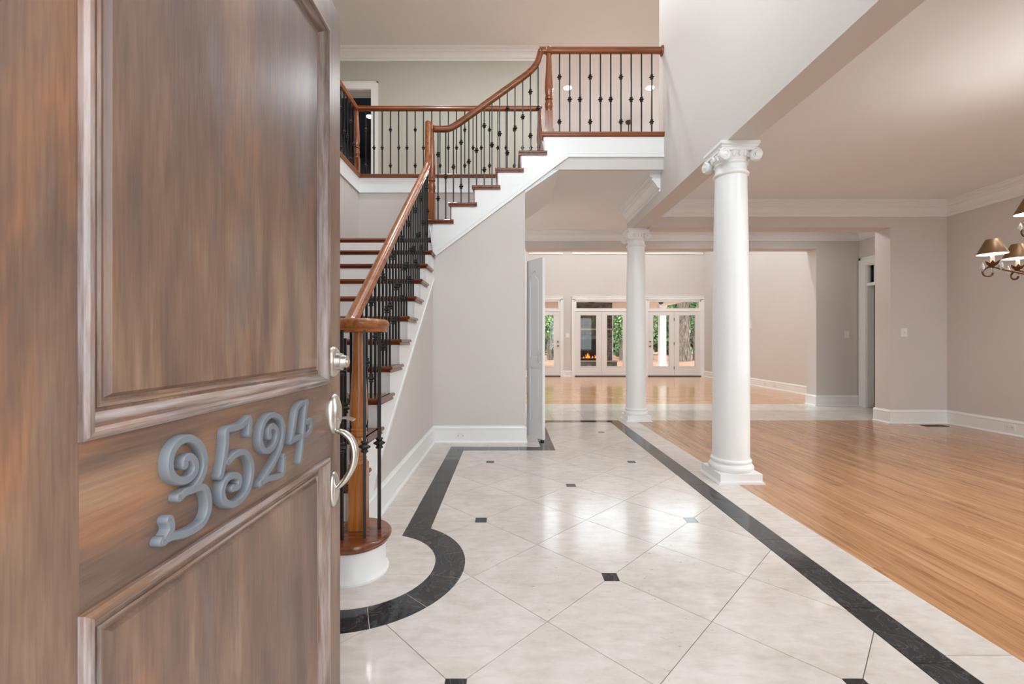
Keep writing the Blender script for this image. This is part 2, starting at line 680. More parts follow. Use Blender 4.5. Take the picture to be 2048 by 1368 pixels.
aO = math.acos((SL1 - CCX) / RO)
aI = math.acos((SL0 - CCX) / RI)
tile('band_tile', [(SL0, 2.658), (SL0, CCY + RI * math.sin(aI))] + arc(CCX, CCY, RI, aI, 0.80, 6)[1:] + [(CCX + RO * math.cos(0.80), CCY + RO * math.sin(0.80))] +
     arc(CCX, CCY, RO, 0.80, aO, 5)[1:] + [(SL1, 2.658)], 'black', 0.001)
cuts = [0.795, 0.30, -0.22, -0.72, -1.20, -PI / 2]
for u, v in zip(cuts, cuts[1:]):
    tile('band_tile', arc(CCX, CCY, RO, u - 0.003, v + 0.003, 7) + arc(CCX, CCY, RI, v + 0.003, u - 0.003, 7), 'black', 0.001)
# travertine inside the bay, left border and right border
ins = arc(CCX, CCY, RI - 0.0015, -PI / 2, aI, 18)
P = ins + [(SL0, 2.70), (XS, 2.70), (XL, 2.70), (XL, CCY - RI + 0.0015)]
for (x0, x1, y0, y1) in ((XL, -0.86, 1.83, 2.12), (-0.858, -0.3, 1.83, 2.12), (-0.858, -0.3, 2.12, 2.56), (XS, -0.3, 2.56, 2.70)):
    Q = ins + [(SL0 - NOSE, 2.70), (XL, 2.70), (XL, CCY - RI + 0.0015)]
    for cl in ((1, 0, x1 - NOSE), (-1, 0, -x0 - NOSE), (0, 1, y1 - NOSE), (0, -1, -y0 - NOSE)):
        Q = clip(Q, *cl)
    tile('floor_tile', Q, 'trav', 0.001)
run('floor_tile', 'Y', 2.70, 4.896, XS, SL0, 0.478, 'trav', 0.18)
run('floor_tile', 'X', SL0, 0.335, 4.692, 4.9, 0.478, 'trav', 0.13)
run('floor_tile', 'Y', 4.9, 6.27, 0.1, 0.335, 0.478, 'trav')
run('floor_tile', 'Y', 0.28, 6.27, SR1, SW, 0.481, 'trav', 0.148)
# gallery, laid square
for r0 in range(4):
    y0 = 6.27 + r0 * 0.41
    run('floor_tile', 'X', -3.6, 6.186, y0, y0 + 0.41, 0.482, 'trav', 0.10 + 0.0, 0.0015)
obj('subfloor', MB().box(SW + 0.001, XD, 0.28, 6.268, -0.0045, -0.0030), plain('dark_subfloor', (150, 102, 64), 0.8), floor)
# oak strips of the dining room, running away from the door
pm = MB().box(-0.5, 0.5, -0.5, 0.5, -1, 0).mesh('plank')
pm.materials.append(M['plank'])
NROW = 74
W = (XD - SW) / NROW
for i in range(NROW):
    x = SW + W * (i + 0.5)
    y, k = 0.28, 0
    stops = [0.28 + random.uniform(0.3, 1.4)]
    while stops[-1] < 5.2:
        stops.append(stops[-1] + random.uniform(1.1, 2.1))
    stops[-1] = 6.27
    for s in stops:
        o = bpy.data.objects.new('plank', pm)
        o.location = (x, (y + s) / 2, 0.001 + random.uniform(-0.00004, 0.00004))
        o.scale = (W - 0.0003, s - y - 0.0004, 0.008)
        link(o, floor)
        y = s

# ------------------------------------------------------------------ shell
boxes('wall_front', [(-3.8, XL, 0.1, 0.28, 0, C2), (XL, -1.2, 0.1, 0.28, 0, C2), (-1.2, -0.52, 0.1, 0.28, 0, 2.85), (-0.52, 0.56, 0.1, 0.28, 2.08, 2.85), (0.56, 1.5, 0.1, 0.28, 0, 2.85),
                     (-1.2, 1.5, 0.1, 0.28, 5.75, C2), (1.5, 2.6, 0.1, 0.28, 0, C2), (2.6, 5.4, 0.1, 0.28, 0, 0.5), (2.6, 5.4, 0.1, 0.28, 2.7, C2), (5.4, 6.45, 0.1, 0.28, 0, C2)], 'wall')
boxes('wall_left', [(-2.22, XL, 0.28, 3.4, 0, C2), (-2.22, XL, 3.4, YR + 0.1, 0, UP - 0.03)], 'wall')
boxes('wall_stairwell_rear', [(XL, 0.181, YR, YR + 0.1, 0, UP - 0.03), (0.181, 0.50, YR, YR + 0.1, C1, UP - 0.03), (0.09, 0.181, 5.98, YR, 0, C1)], 'wall')
boxes('wall_right', [(B0, B1, 0.28, 5.04, 2.75, C2), (B0, B1, 5.04, 6.42, 2.75, C1)], 'wall', label='two storey foyer wall carried on the columns')
boxes('wall_dining_back', [(5.30, XG + 0.1, YD, 6.28, 0, C1), (B1, 5.30, YD, 6.28, 2.728, C1)], 'wall')
boxes('wall_dining_right', [(XD, XD + 0.16, 0.28, 1.2, 0, C1), (XD, XD + 0.16, 1.2, 3.8, 0, 0.6), (XD, XD + 0.16, 1.2, 3.8, 2.6, C1), (XD, XD + 0.16, 3.8, YD, 0, C1)], 'wall')
boxes('wall_gallery_right', [(XG, XG + 0.12, 6.28, 6.62, 0, C1), (XG, XG + 0.12, 6.62, 7.52, 2.48, C1), (XG, XG + 0.12, 7.52, YG, 0, C1)], 'wall')
boxes('wall_gallery_back', [(5.43, XF + 0.1, YG, 7.91, 0, UP), (-1.5, 5.43, YG, 7.91, 2.78, UP), (-3.8, -1.5, YG, 7.91, 0, UP)], 'wall')
boxes('wall_gallery_left', [(-3.9, -3.7, 6.2, YG, 0, UP)], 'wall')
boxes('wall_upper_rear', [(-2.42, 0.504, YG, 7.91, UP, C2), (-3.3, -2.42, YG, 7.91, UP + 2.13, C2), (-3.8, -3.3, YG, 7.91, UP, C2), (3.4, 6.45, YG, 7.91, UP, C2)], 'sage', label='sage green wall of the upstairs hall')
boxes('wall_upper_left', [(-3.9, -3.7, 3.3, 7.91, UP, C2), (-3.7, -2.22, 3.3, 3.4, UP - 0.4, C2)], 'sage')
boxes('wall_upper_right', [(B1, 4.0, 4.94, 5.04, UP, C2), (4.0, 4.1, 5.04, YG, UP, C2)], 'wall')
boxes('wall_family_right', [(XF, XF + 0.15, 7.91, YF + 0.2, 0, C2)], 'wall')
boxes('wall_family_left', [(-1.35, -1.2, 7.91, YF + 0.2, 0, C2)], 'wall')
boxes('wall_slate_room', [(-4.0, -3.9, 7.91, 11.5, UP, C2), (-3.9, -1.35, 11.4, 11.5, UP, C2), (-1.45, -1.351, 7.91, 11.4, UP, C2), (-3.9, -1.45, 7.911, 11.4, UP - 0.1, UP),
                          (-3.9, -1.45, 7.911, 11.4, UP + 2.5, UP + 2.6)], 'darkroom', label='dark slate room beyond the upstairs doorway')
boxes('ceiling', [(-3.9, 6.5, 0.1, YF + 0.2, C2, C2 + 0.15)], 'ceil', label='high white ceiling over foyer, upper hall and family room')
boxes('ceiling_lower', [(0.50, B0, 4.93, YG, C1, UP - 0.03), (-3.8, 0.50, YR + 0.1, YG, C1, UP - 0.03), (-3.8, -2.22, 3.4, YR + 0.1, C1, UP - 0.03), (B1, 6.45, 0.28, YG, C1, UP - 0.03), (B0, B1, 5.05, YG, C1, UP - 0.03)], 'ceil', label='first floor ceiling of gallery and dining room')
boxes('floor_upper', [(0.40, B0, 4.93, YG, UP - 0.029, UP), (-3.8, 0.40, YR + 0.12, YG, UP - 0.029, UP), (-3.8, -2.22, 3.4, YR + 0.12, UP - 0.029, UP), (B0, 6.45, 5.05, YG, UP - 0.029, UP)], 'plank')
# far wall with three door units and three windows above them
U = [(0.62, 1.775), (2.036, 4.005), (4.414, 6.368 - 0.02)]
fw = MB()
edges = [-1.35] + [e for u in U for e in (u[0] + 0.09, u[1] - 0.09)] + [XF + 0.15]
for i in range(0, len(edges), 2):
    fw.box(edges[i], edges[i + 1], YF, YF + 0.2, 0, C2)
for u in U:
    fw.box(u[0] + 0.09, u[1] - 0.09, YF, YF + 0.2, 2.52, 4.12)
    fw.box(u[0] + 0.09, u[1] - 0.09, YF, YF + 0.2, 5.8, C2)
tag(obj('wall_family_far', fw, 'wall'), kind='structure')
# room behind the gallery doorway
boxes('wall_pantry', [(6.31, 8.0, 6.2, 6.28, 0, C1), (8.0, 8.1, 6.2, 8.0, 0, C1), (6.51, 8.0, 7.92, 8.0, 0, C1), (6.31, 8.0, 6.28, 7.92, -0.1, 0.0), (6.31, 8.0, 6.28, 7.92, C1, C1 + 0.1)], 'wall')

# ------------------------------------------------------------------ baseboards and crown
trim_n = [0]


def run_profile(name, segs, prof, mat='trim'):
    """segs: (p0, p1, inward normal) ; prof: (out, z)"""
    m = MB()
    for (x0, y0), (x1, y1), (nx, ny) in segs:
        d = Vector((x1 - x0, y1 - y0, 0))
        L = d.length
        d.normalize()
        m.prism(prof, lambda u, v, w, d=d, x0=x0, y0=y0, nx=nx, ny=ny: (x0 + d.x * w + nx * u, y0 + d.y * w + ny * u, v), 0, L)
    return tag(obj(name, m, mat), kind='structure')


BB = [(0, 0), (0.028, 0), (0.028, 0.008), (0.020, 0.022), (0.016, 0.024), (0.016, 0.150), (0.020, 0.156), (0.020, 0.166), (0.011, 0.178), (0.008, 0.190), (0, 0.190)]
run_profile('baseboard_understair', [((XS + 0.012, YA), (0.19, YA), (0, -1)), ((0.181, YA - 0.012), (0.181, 5.06), (1, 0))], BB)
run_profile('baseboard_stair_side', [((XS, 2.32), (XS, YA), (1, 0))], BB)
run_profile('baseboard_dining_back', [((5.29, YD), (XD, YD), (0, -1)), ((5.30, YD - 0.015), (5.30, 6.295), (-1, 0))], BB)
run_profile('baseboard_dining_right', [((XD, 0.28), (XD, YD), (-1, 0))], BB)
run_profile('baseboard_gallery_back', [((5.42, YG), (XG, YG), (0, -1)), ((5.43, YG - 0.015), (5.43, 7.925), (-1, 0))], BB)
run_profile('baseboard_family_right', [((XF, 7.91), (XF, YF), (-1, 0))], BB)
run_profile('baseboard_family_far', [((1.775, YF), (2.036, YF), (0, -1)), ((4.005, YF), (4.414, YF), (0, -1)), ((-1.2, YF), (0.62, YF), (0, -1))], BB)


def crown(c, hgt=0.205, out=0.13):
    p = [(0, 0), (0.016, 0.0), (0.020, 0.008), (0.016, 0.020), (0.010, 0.021), (0.010, 0.040), (0.028, 0.042), (0.034, 0.050), (0.034, 0.058), (0.040, 0.060), (0.052, 0.082), (0.070, 0.104), (0.078, 0.110), (0.078, 0.122),
         (0.094, 0.124), (0.100, 0.132), (0.098, 0.144), (0.092, 0.146), (0.092, 0.160), (0.118, 0.166), (0.126, 0.174), (0.124, 0.188), (0.130, 0.190), (0.130, 0.205), (0, 0.205)]
    return [(a * out / 0.13, c - hgt + b * hgt / 0.205) for a, b in p]


run_profile('trim_1', [((B1, YD), (XD, YD), (0, -1))], crown(C1, 0.21, 0.125))
run_profile('trim_2', [((XD, 0.28), (XD, YD), (-1, 0))], crown(C1, 0.21, 0.125))
run_profile('trim_3', [((-3.7, YG), (XG, YG), (0, -1)), ((XG, 6.28), (XG, YG), (-1, 0))], crown(C1, 0.165, 0.12))
run_profile('trim_4', [((B0, 5.0), (B0, 6.36), (-1, 0))], crown(C1, 0.21, 0.13))
run_profile('trim_5', [((-3.7, YG), (0.504, YG), (0, -1))], crown(C2, 0.2, 0.13))

# ------------------------------------------------------------------ staircase
stair = thing('staircase', (-1.4, 3.4, 0), 'oak and white staircase turning right at a landing', 'staircase')
ROUND = [(-0.016, 0), (0, 0.014), (0.006, 0.014)]


def nosed(y0, y1, z, th=0.028):
    """tread section in Y,Z with a rounded nose at y0 and a small cove below"""
    return [(y1, z - th), (y0 + 0.034, z - th - 0.018), (y0 + 0.024, z - th - 0.016), (y0 + 0.014, z - th), (y0 + 0.008, z - th), (y0 + 0.001, z - th + 0.007), (y0, z - th / 2), (y0 + 0.001, z - 0.007), (y0 + 0.008, z), (y1, z)]


XO = XS + 0.028                                      # tread ends stand past the skirt
for k in range(2, 13):
    z, y0 = k * RIS, yn(k)
    y1 = yn(k + 1) + 0.035 if k < 12 else YR
    m = MB().prism(nosed(y0, y1, z), YZ, XL, XO - 0.008)
    # returned nosing on the open side
    yb = y0 + RUN + 0.075 if k < 12 else YA + 0.02
    m.prism([(XO - 0.02, z - 0.028), (XO - 0.004, z - 0.046), (XO - 0.010, z - 0.028), (XO + 0.006, z - 0.021), (XO + 0.007, z - 0.014), (XO + 0.006, z - 0.007), (XO, z), (XO - 0.02, z)],
            lambda u, v, w: (u, w, v), y0 + 0.004, yb)
    obj('tread', m, 'treadoak', stair)
    obj('riser', MB().box(XL, XS + 0.002, y0 + 0.028, y0 + 0.045, z - RIS, z - 0.028), 'trim', stair)
# first step with its round end
SX, SY, SR = -0.770, 2.165, 0.178
step = [(XL, SY - SR)] + arc(SX, SY, SR, -PI / 2, PI * 0.52, 22) + [(XS + 0.01, yn(2) + 0.05), (XL, yn(2) + 0.05)]


def grow(poly_r, d):
    return [(XL, SY - poly_r + d)] + arc(SX, SY, poly_r - d, -PI / 2, PI * 0.52, 22) + [(XS + 0.01, yn(2) + 0.05), (XL, yn(2) + 0.05)]


m = MB()
lay = [(RIS - 0.046, 0.026), (RIS - 0.040, 0.012), (RIS - 0.030, 0.010), (RIS - 0.029, 0.006), (RIS - 0.022, 0.001), (RIS - 0.015, 0.0), (RIS - 0.007, 0.001), (RIS, 0.008)]
rings = [[m.b.verts.new((x, y, z)) for x, y in grow(SR, d)] for z, d in lay]
for A, B in zip(rings, rings[1:]):
    for i in range(len(A)):
        j = (i + 1) % len(A)
        m.b.faces.new((A[i], A[j], B[j], B[i]))
m.b.faces.new(rings[0][::-1])
m.b.faces.new(rings[-1])
obj('tread', m.mesh('tread', 40), 'treadoak', stair)
m = MB()
lay = [(0.001, 0.014), (0.012, 0.012), (0.020, 0.020), (0.030, 0.027), (RIS - 0.03, 0.030)]
rings = [[m.b.verts.new((x, y, z)) for x, y in grow(SR, d)] for z, d in lay]
for A, B in zip(rings, rings[1:]):
    for i in range(len(A)):
        j = (i + 1) % len(A)
        m.b.faces.new((A[i], A[j], B[j], B[i]))
m.b.faces.new(rings[0][::-1])
m.b.faces.new(rings[-1])
obj('riser', m.mesh('riser', 40), 'trim', stair)
# upper flight, climbing to the right
for k in range(13, 18):
    z, x0 = k * RIS, xn(k)
    x1 = xn(k + 1) + 0.035
    m = MB().prism(nosed(x0, x1, z), lambda u, v, w: (u, w, v), YA - 0.026, YR)
    m.prism([(YA - 0.018, z - 0.028), (YA - 0.026, z - 0.046), (YA - 0.030, z - 0.028), (YA - 0.038, z - 0.021), (YA - 0.039, z - 0.014), (YA - 0.038, z - 0.007), (YA - 0.032, z), (YA - 0.018, z)],
            lambda u, v, w: (w, u, v), x0 + 0.002, x0 + 0.2627 + 0.06)
    obj('tread', m, 'treadoak_y', stair)
for k in range(13, 19):
    z, x0 = k * RIS, xn(k)
    obj('riser', MB().box(x0 + 0.028, x0 + 0.045, YA + 0.001, YR, z - RIS, z - 0.028), 'trim', stair)
    obj('riser_edge', MB().box(x0 + 0.020, x0 + 0.034, YA - 0.0135, YA - 0.002, z - RIS + 0.002, z - 0.03), 'treadoak', stair)
# white skirts with stepped top edge, built step by step
low = lambda y: (y - yn(1)) * RIS / RUN + RIS - 0.45
m = MB().prism([(yn(2) + 0.028, 0.0), (yn(3) + 0.028, 0.0), (yn(3) + 0.028, 2 * RIS - 0.028), (yn(2) + 0.028, 2 * RIS - 0.028)], YZ, XS, XS + 0.012)
for k in range(3, 13):
    y0, y1 = yn(k) + 0.028, min(yn(k + 1) + 0.028, YA - 0.012)
    if y1 > y0:
        m.prism([(y0, max(low(y0), 0.0) if k > 3 else 0.0), (y1, max(low(y1), 0.0)), (y1, k * RIS - 0.028), (y0, k * RIS - 0.028)], YZ, XS, XS + 0.012)
obj('skirt', m, 'trim', stair)
obj('skirt_moulding', MB().prism([(2.74, low(2.74)), (YA, low(YA)), (YA, low(YA) + 0.03), (2.74, low(2.74) + 0.03)], YZ, XS + 0.012, XS + 0.020), 'trim', stair)
lowx = lambda x: 2.115 + 0.746 * (x + 0.807)
XK = -0.807 + (3.215 - 2.115) / 0.746
m = MB()
for k in range(13, 18):
    x0, x1 = (xn(k) + 0.028 if k > 13 else XS - 0.002), xn(k + 1) + 0.028
    m.prism([(x0, lowx(x0)), (x1, min(lowx(x1), 3.215)), (x1, k * RIS - 0.028), (x0, k * RIS - 0.028)], XZ, YA - 0.012, YA)
x0 = xn(18) + 0.028
m.prism([(x0, lowx(x0)), (XK, 3.215), (XK, UP - 0.03), (x0, UP - 0.03)], XZ, YA - 0.012, YA)
m.prism([(XK, 3.215), (B0, 3.215), (B0, UP - 0.03), (XK, UP - 0.03)], XZ, YA - 0.012, YA)
obj('skirt', m, 'trim', stair)
m = MB()
for o0, o1, d in ((0.0, 0.014, 0.012), (0.014, 0.034, 0.006), (0.042, 0.048, 0.004)):
    m.prism([(XS, lowx(XS) + o0), (XK, 3.215 + o0), (B0, 3.215 + o0), (B0, 3.215 + o1), (XK - o1 * 0.3, 3.215 + o1), (XS, lowx(XS) + o1)], XZ, YA - 0.012 - d, YA - 0.012)
obj('skirt_moulding', m, 'trim', stair)
# carriage under the upper flight (its sloping underside shows past the wall end)
poly = [(XS, lowx(XS) + 0.03), (0.60, lowx(0.60) - 0.06), (0.60, C1 + 0.1), (xn(18), UP - 0.06)]
for k in range(17, 12, -1):
    poly += [(xn(k + 1) + 0.04, k * RIS - 0.04), (xn(k) + 0.04, k * RIS - 0.04)]
obj('soffit', MB().prism(poly, XZ, YA + 0.003, YR - 0.001), 'ceil', stair)
# landing
obj('landing', MB().box(XL, xn(13) + 0.03, yn(12) + 0.03, YR, 12 * RIS - 0.2, 12 * RIS - 0.0285), 'trim', stair)
# walls under the stairs
boxes('wall_bridge', [(0.58, B0, YA, YA + 0.035, C1, 3.22), (0.30, 0.58, YA, YA + 0.035, C1, 3.22)], 'wall')
m = MB().prism([(XS, 0), (0.181, 0), (0.181, lowx(0.181) + 0.03), (XS, lowx(XS) + 0.03)], XZ, YA, YA + 0.1)
tag(obj('wall_understair', m, 'wall'), 'greige wall under the upper flight with white baseboard', kind='structure')
m = MB().prism([(2.25, 0), (YA, 0), (YA, low(YA) + 0.03), (2.74, low(2.74) + 0.03), (2.25, 0.16)], YZ, XS - 0.1, XS)
tag(obj('wall_stair_side', m, 'wall'), kind='structure')
boxes('wall_closet', [(0.09, 0.181, YA + 0.1, 5.10, 0, 2.86), (0.09, 0.181, 5.10, 5.98, 2.20, 2.86)], 'wall')

# fascias of the upper floor openings: white band, wall moulding, oak cap
fas = thing('upper_floor_fascia', (0, YR, UP), kind='structure')
tag(fas, 'white fascia with oak cap around the stairwell opening')
CAP = [(0.012, UP - 0.030), (-0.022, UP - 0.030), (-0.030, UP - 0.022), (-0.034, UP - 0.006), (-0.040, UP + 0.0), (-0.042, UP + 0.009), (-0.038, UP + 0.017), (-0.030, UP + 0.020), (0.10, UP + 0.020), (0.10, UP - 0.03)]
obj('cap', MB().prism([(YA + a, b) for a, b in CAP], YZ, xn(18) - 0.0, B0), 'railoak_x', fas)
obj('cap', MB().prism([(YR + a, b) for a, b in CAP], YZ, XL, xn(18) + 0.06), 'railoak_x', fas)
obj('cap', MB().prism([(XL - a, b) for a, b in CAP], XZ, 3.4, YR), 'railoak', fas)
obj('fascia_board', MB().box(XL, 0.30, YR - 0.012, YR, 3.235, UP - 0.03).box(XL, 0.30, YR - 0.02, YR - 0.012, 3.235, 3.25).box(XL, 0.30, YR - 0.017, YR - 0.012, 3.25, 3.265), 'trim', fas)
obj('fascia_board', MB().box(XL, XL + 0.012, 3.4, YR - 0.012, 3.235, UP - 0.03).box(XL + 0.012, XL + 0.02, 3.4, YR - 0.012, 3.235, 3.25).box(XL + 0.012, XL + 0.017, 3.4, YR - 0.012, 3.25, 3.265), 'trim', fas)

# ------------------------------------------------------------------ railings
bar_me = MB().box(-0.007, 0.007, -0.007, 0.007, 0, 1).mesh('baluster')
bar_me.materials.append(M['iron'])
m = MB()
kp = [(-0.029, 0.010), (-0.026, 0.0175), (-0.021, 0.0190), (-0.017, 0.0150), (-0.012, 0.0135), (-0.003, 0.0290), (0.003, 0.0290), (0.012, 0.0135), (0.017, 0.0150), (0.021, 0.0190), (0.026, 0.0175), (0.029, 0.010)]
m.lathe(kp, 4)
kn_me = m.mesh('knuckle')
kn_me.materials.append(M['iron'])


def baluster(root, x, y, z0, z1, heights, rot=0.0):
    o = obj('baluster', bar_me, 'iron', root, (x, y, z0), (0, 0, rot), (1, 1, z1 - z0))
    for h in heights:
        obj('knuckle', kn_me, 'iron', o, (x, y, z0 + h), (0, 0, PI / 4 + rot + 0.5))


DBL, SGL = (0.655, 0.145), (0.40,)
RAILP = [(-0.020, -0.034), (0.020, -0.034), (0.022, -0.026), (0.018, -0.018), (0.024, -0.010), (0.031, 0.002), (0.031, 0.014), (0.024, 0.025), (0.012, 0.032), (-0.012, 0.032), (-0.024, 0.025), (-0.031, 0.014), (-0.031, 0.002), (-0.024, -0.010), (-0.018, -0.018), (-0.022, -0.026)]


def newel(root, x, y, z0, zb, z1, mat, half=0.036, foot=False, ball=False):
    half *= 1.08
    me = MB().box(x - half, x + half, y - half, y + half, z0, zb)
    if foot:
        me.box(x - half - 0.014, x + half + 0.014, y - half - 0.014, y + half + 0.014, z0, z0 + 0.03)
        me.box(x - half - 0.008, x + half + 0.008, y - half - 0.008, y + half + 0.008, z0 + 0.03, z0 + 0.045)
    L = z1 - zb
    s = half / 0.036 * 1.12
    pr = [(0.0, 0.034), (0.012, 0.035), (0.018, 0.030), (0.030, 0.033), (0.036, 0.028), (0.055, 0.034), (0.085, 0.036), (0.12, 0.031), (0.135, 0.024), (0.142, 0.033), (0.155, 0.034), (0.162, 0.030), (0.172, 0.033), (0.18, 0.028),
          (0.23, 0.034), (0.29, 0.036), (0.40, 0.033), (0.55, 0.027), (0.70, 0.022), (L - 0.075, 0.020), (L - 0.068, 0.026), (L - 0.060, 0.027), (L - 0.055, 0.022), (L - 0.045, 0.026), (L - 0.03, 0.024), (L, 0.026)]
    q = []
    for h, r in pr:
        hh = h if h < 0.2 or h > L - 0.08 else 0.2 + (h - 0.2) * (L - 0.28) / 0.5
        hh = min(hh, L)
        if not q or hh > q[-1][0] - zb + 1e-4:
            q.append((zb + hh, r * s))
    if ball:
        q += [(z1 + 0.004, 0.034), (z1 + 0.016, 0.040), (z1 + 0.03, 0.034), (z1 + 0.038, 0.018)]
    me.lathe(q, 24, lambda a, b, h: (x + a, y + b, h))
    o = obj('newel_post', me.mesh('newel_post', 35), mat, root)
    return o


# lower flight
XR = -0.905
rl = thing('stair_railing', (XR, 2.2, RIS), 'oak handrail with volute and black iron balusters on the lower flight', 'railing', 'iron and oak railings')
rz = lambda y: 1.242 + (y - 2.469) * 0.783           # handrail centre height
path = [(XR, y, rz(y)) for y in (2.50, 2.9, 3.4, 4.0, 4.5, 4.72)]
path += catmull([(XR, 4.72, rz(4.72)), (XR, 4.80, rz(4.80) + 0.012), (XR, 4.852, rz(4.86) + 0.06), (XR, 4.868, rz(4.86) + 0.15), (XR, 4.870, 3.40), (XR, 4.872, 3.60)], 5)[1:]
vol = catmull([(XR + 0.012, 2.28, 1.222), (XR + 0.003, 2.36, 1.222), (XR, 2.43, 1.232), (XR, 2.50, rz(2.50))], 5)
m = MB().sweep(vol + [Vector(p) for p in path[1:]], [(a * 1.12, b) for a, b in RAILP], side=(1, 0, 0))
m.lathe([(3.585, 0.034), (3.605, 0.030), (3.617, 0.022), (3.624, 0.008)], 20, lambda a, b, h: (XR + a, 4.872 + b, h))
NX, NY = -0.763, 2.203
# volute: a spiral sweep plus the cap disc on the newel
sp = []
for k in range(40):
    a = PI * 0.86 - k / 39 * PI * 2.05
    r = 0.135 - 0.050 * k / 39
    sp.append((NX + r * math.cos(a), NY + r * math.sin(a) + 0.0, 1.222))
m.sweep([(XR + 0.012, 2.285, 1.222)] + sp[2:], [(a * 1.1, b * 0.98) for a, b in RAILP], None)
m.lathe([(1.188, 0.060), (1.196, 0.064), (1.206, 0.058), (1.216, 0.074), (1.232, 0.080), (1.246, 0.074), (1.254, 0.050)], 28, lambda a, b, h: (NX + a, NY + b, h))
obj('handrail', m.mesh('handrail', 40), 'railoak', rl)
newel(rl, NX, NY, RIS, 0.523, 1.20, 'newel', 0.0365)
for i, (x, y) in enumerate(((-0.799, 2.072), (-0.696, 2.090), (-0.655, 2.190), (-0.87, 2.14), (-0.84, 2.09))):
    if i == 4:
        continue
    baluster(rl, x, y, RIS, 1.195, (0.81, 0.44) if i in (0, 3) else (0.44,) if i == 1 else (0.435,), 0.3 * i)
cnt = 0
for k in range(2, 12):
    for j in range(3):
        y = yn(k) + 0.055 + j * RUN / 3
        if y > 4.84:
            continue
        t = rz(y) - 0.03
        L = t - k * RIS
        c = L * 0.5
        baluster(rl, XR, y, k * RIS, t, (c + 0.26, c - 0.24) if cnt % 3 == 0 else (c,))
        cnt += 1
# upper flight
NU = (-0.880, 4.945)
ru = thing('stair_railing', (NU[0], NU[1], 13 * RIS), 'oak handrail rising right with gooseneck above the upper flight', 'railing', 'iron and oak railings')
YU = 4.935
top = catmull([(-0.845, 3.553), (-0.74, 3.553), (-0.675, 3.562), (-0.60, 3.60), (-0.52, 3.655)], 5) if False else catmull([(-0.845, YU, 3.553), (-0.74, YU, 3.553), (-0.675, YU, 3.562), (-0.60, YU, 3.60), (-0.50, YU, 3.668)], 5)
top += catmull([(0.10, YU, 4.098), (0.20, YU, 4.172), (0.275, YU, 4.240), (0.325, YU, 4.315), (0.352, YU, 4.40), (0.366, YU, 4.452)], 5)
obj('handrail', MB().sweep(top, RAILP, side=(0, 1, 0)).mesh('handrail', 40), 'railoak_x', ru)


def railz(x):
    for p, q in zip(top, top[1:]):
        if p.x <= x <= q.x:
            return p.z + (q.z - p.z) * (x - p.x) / max(q.x - p.x, 1e-6)
    return top[-1].z


newel(ru, NU[0], NU[1], 13 * RIS, 13 * RIS + 0.315, 3.60, 'newel_dark')
cnt = 0
for k in range(13, 18):
    for j in range(3):
        x = xn(k) + 0.05 + j * 0.2627 / 3
        if x < NU[0] + 0.06 or x > 0.335:
            continue
        t = railz(x) - 0.03
        c = (t - k * RIS) * 0.5
        baluster(ru, x, YU, k * RIS, t, (c + 0.25, c - 0.25) if cnt % 3 == 0 else (c,))
        cnt += 1
# bridge at the top of the stairs
rb = thing('landing_railing', (1.1, YU, UP), 'level oak railing across the bridge beside the high foyer wall', 'railing', 'iron and oak railings')
ZT = 4.447
m = MB().sweep([(0.345, YU, ZT), (1.0, YU, ZT), (B0 - 0.02, YU, ZT)], RAILP, side=(0, 1, 0))
m.lathe([(B0 - 0.024, 0.034), (B0 - 0.020, 0.052), (B0 - 0.004, 0.058), (B0, 0.058)], 24, lambda a, b, h: (h, YU + a, ZT + b))
m.lathe([(ZT - 0.036, 0.040), (ZT + 0.02, 0.042), (ZT + 0.036, 0.030)], 20, lambda a, b, h: (0.453 + a, YU + b, h))
obj('handrail', m.mesh('handrail', 40), 'railoak_x', rb)
newel(rb, 0.453, YU, UP + 0.02, UP + 0.275, ZT - 0.03, 'newel_dark', 0.038, True)
for i in range(10):
    baluster(rb, 0.574 + 0.1166 * i, YU, UP + 0.02, ZT - 0.03, DBL if i % 3 == 0 else SGL)
# rear and left sides of the stairwell
rr = thing('landing_railing', (-0.9, YR + 0.04, UP), 'oak and iron railing along the rear edge of the stairwell', 'railing', 'iron and oak railings')
YQ, XQ = YR + 0.045, XL - 0.045
obj('handrail', MB().sweep([(XQ, YQ, ZT), (-1.0, YQ, ZT), (0.40, YQ, ZT)], RAILP, side=(0, 1, 0)).mesh('handrail', 40), 'railoak_x', rr)
newel(rr, 0.435, YQ, UP + 0.02, UP + 0.275, ZT, 'newel_dark', 0.036, False, True)
for i in range(21):
    baluster(rr, -2.037 + 0.1174 * i, YQ, UP + 0.02, ZT - 0.03, DBL if i % 3 == 0 else SGL)
rq = thing('landing_railing', (XQ, 4.8, UP), 'oak and iron railing along the left edge of the stairwell', 'railing', 'iron and oak railings')
obj('handrail', MB().sweep([(XQ, 3.4, ZT), (XQ, 5.0, ZT), (XQ, YQ + 0.03, ZT)], RAILP, side=(1, 0, 0)).mesh('handrail', 40), 'railoak', rq)
newel(rq, XQ, YQ, UP + 0.02, UP + 0.275, ZT - 0.03, 'newel_dark', 0.036)
for i in range(16):
    baluster(rq, XQ, YQ - 0.117 * (i + 1), UP + 0.02, ZT - 0.03, DBL if i % 3 == 1 else SGL)


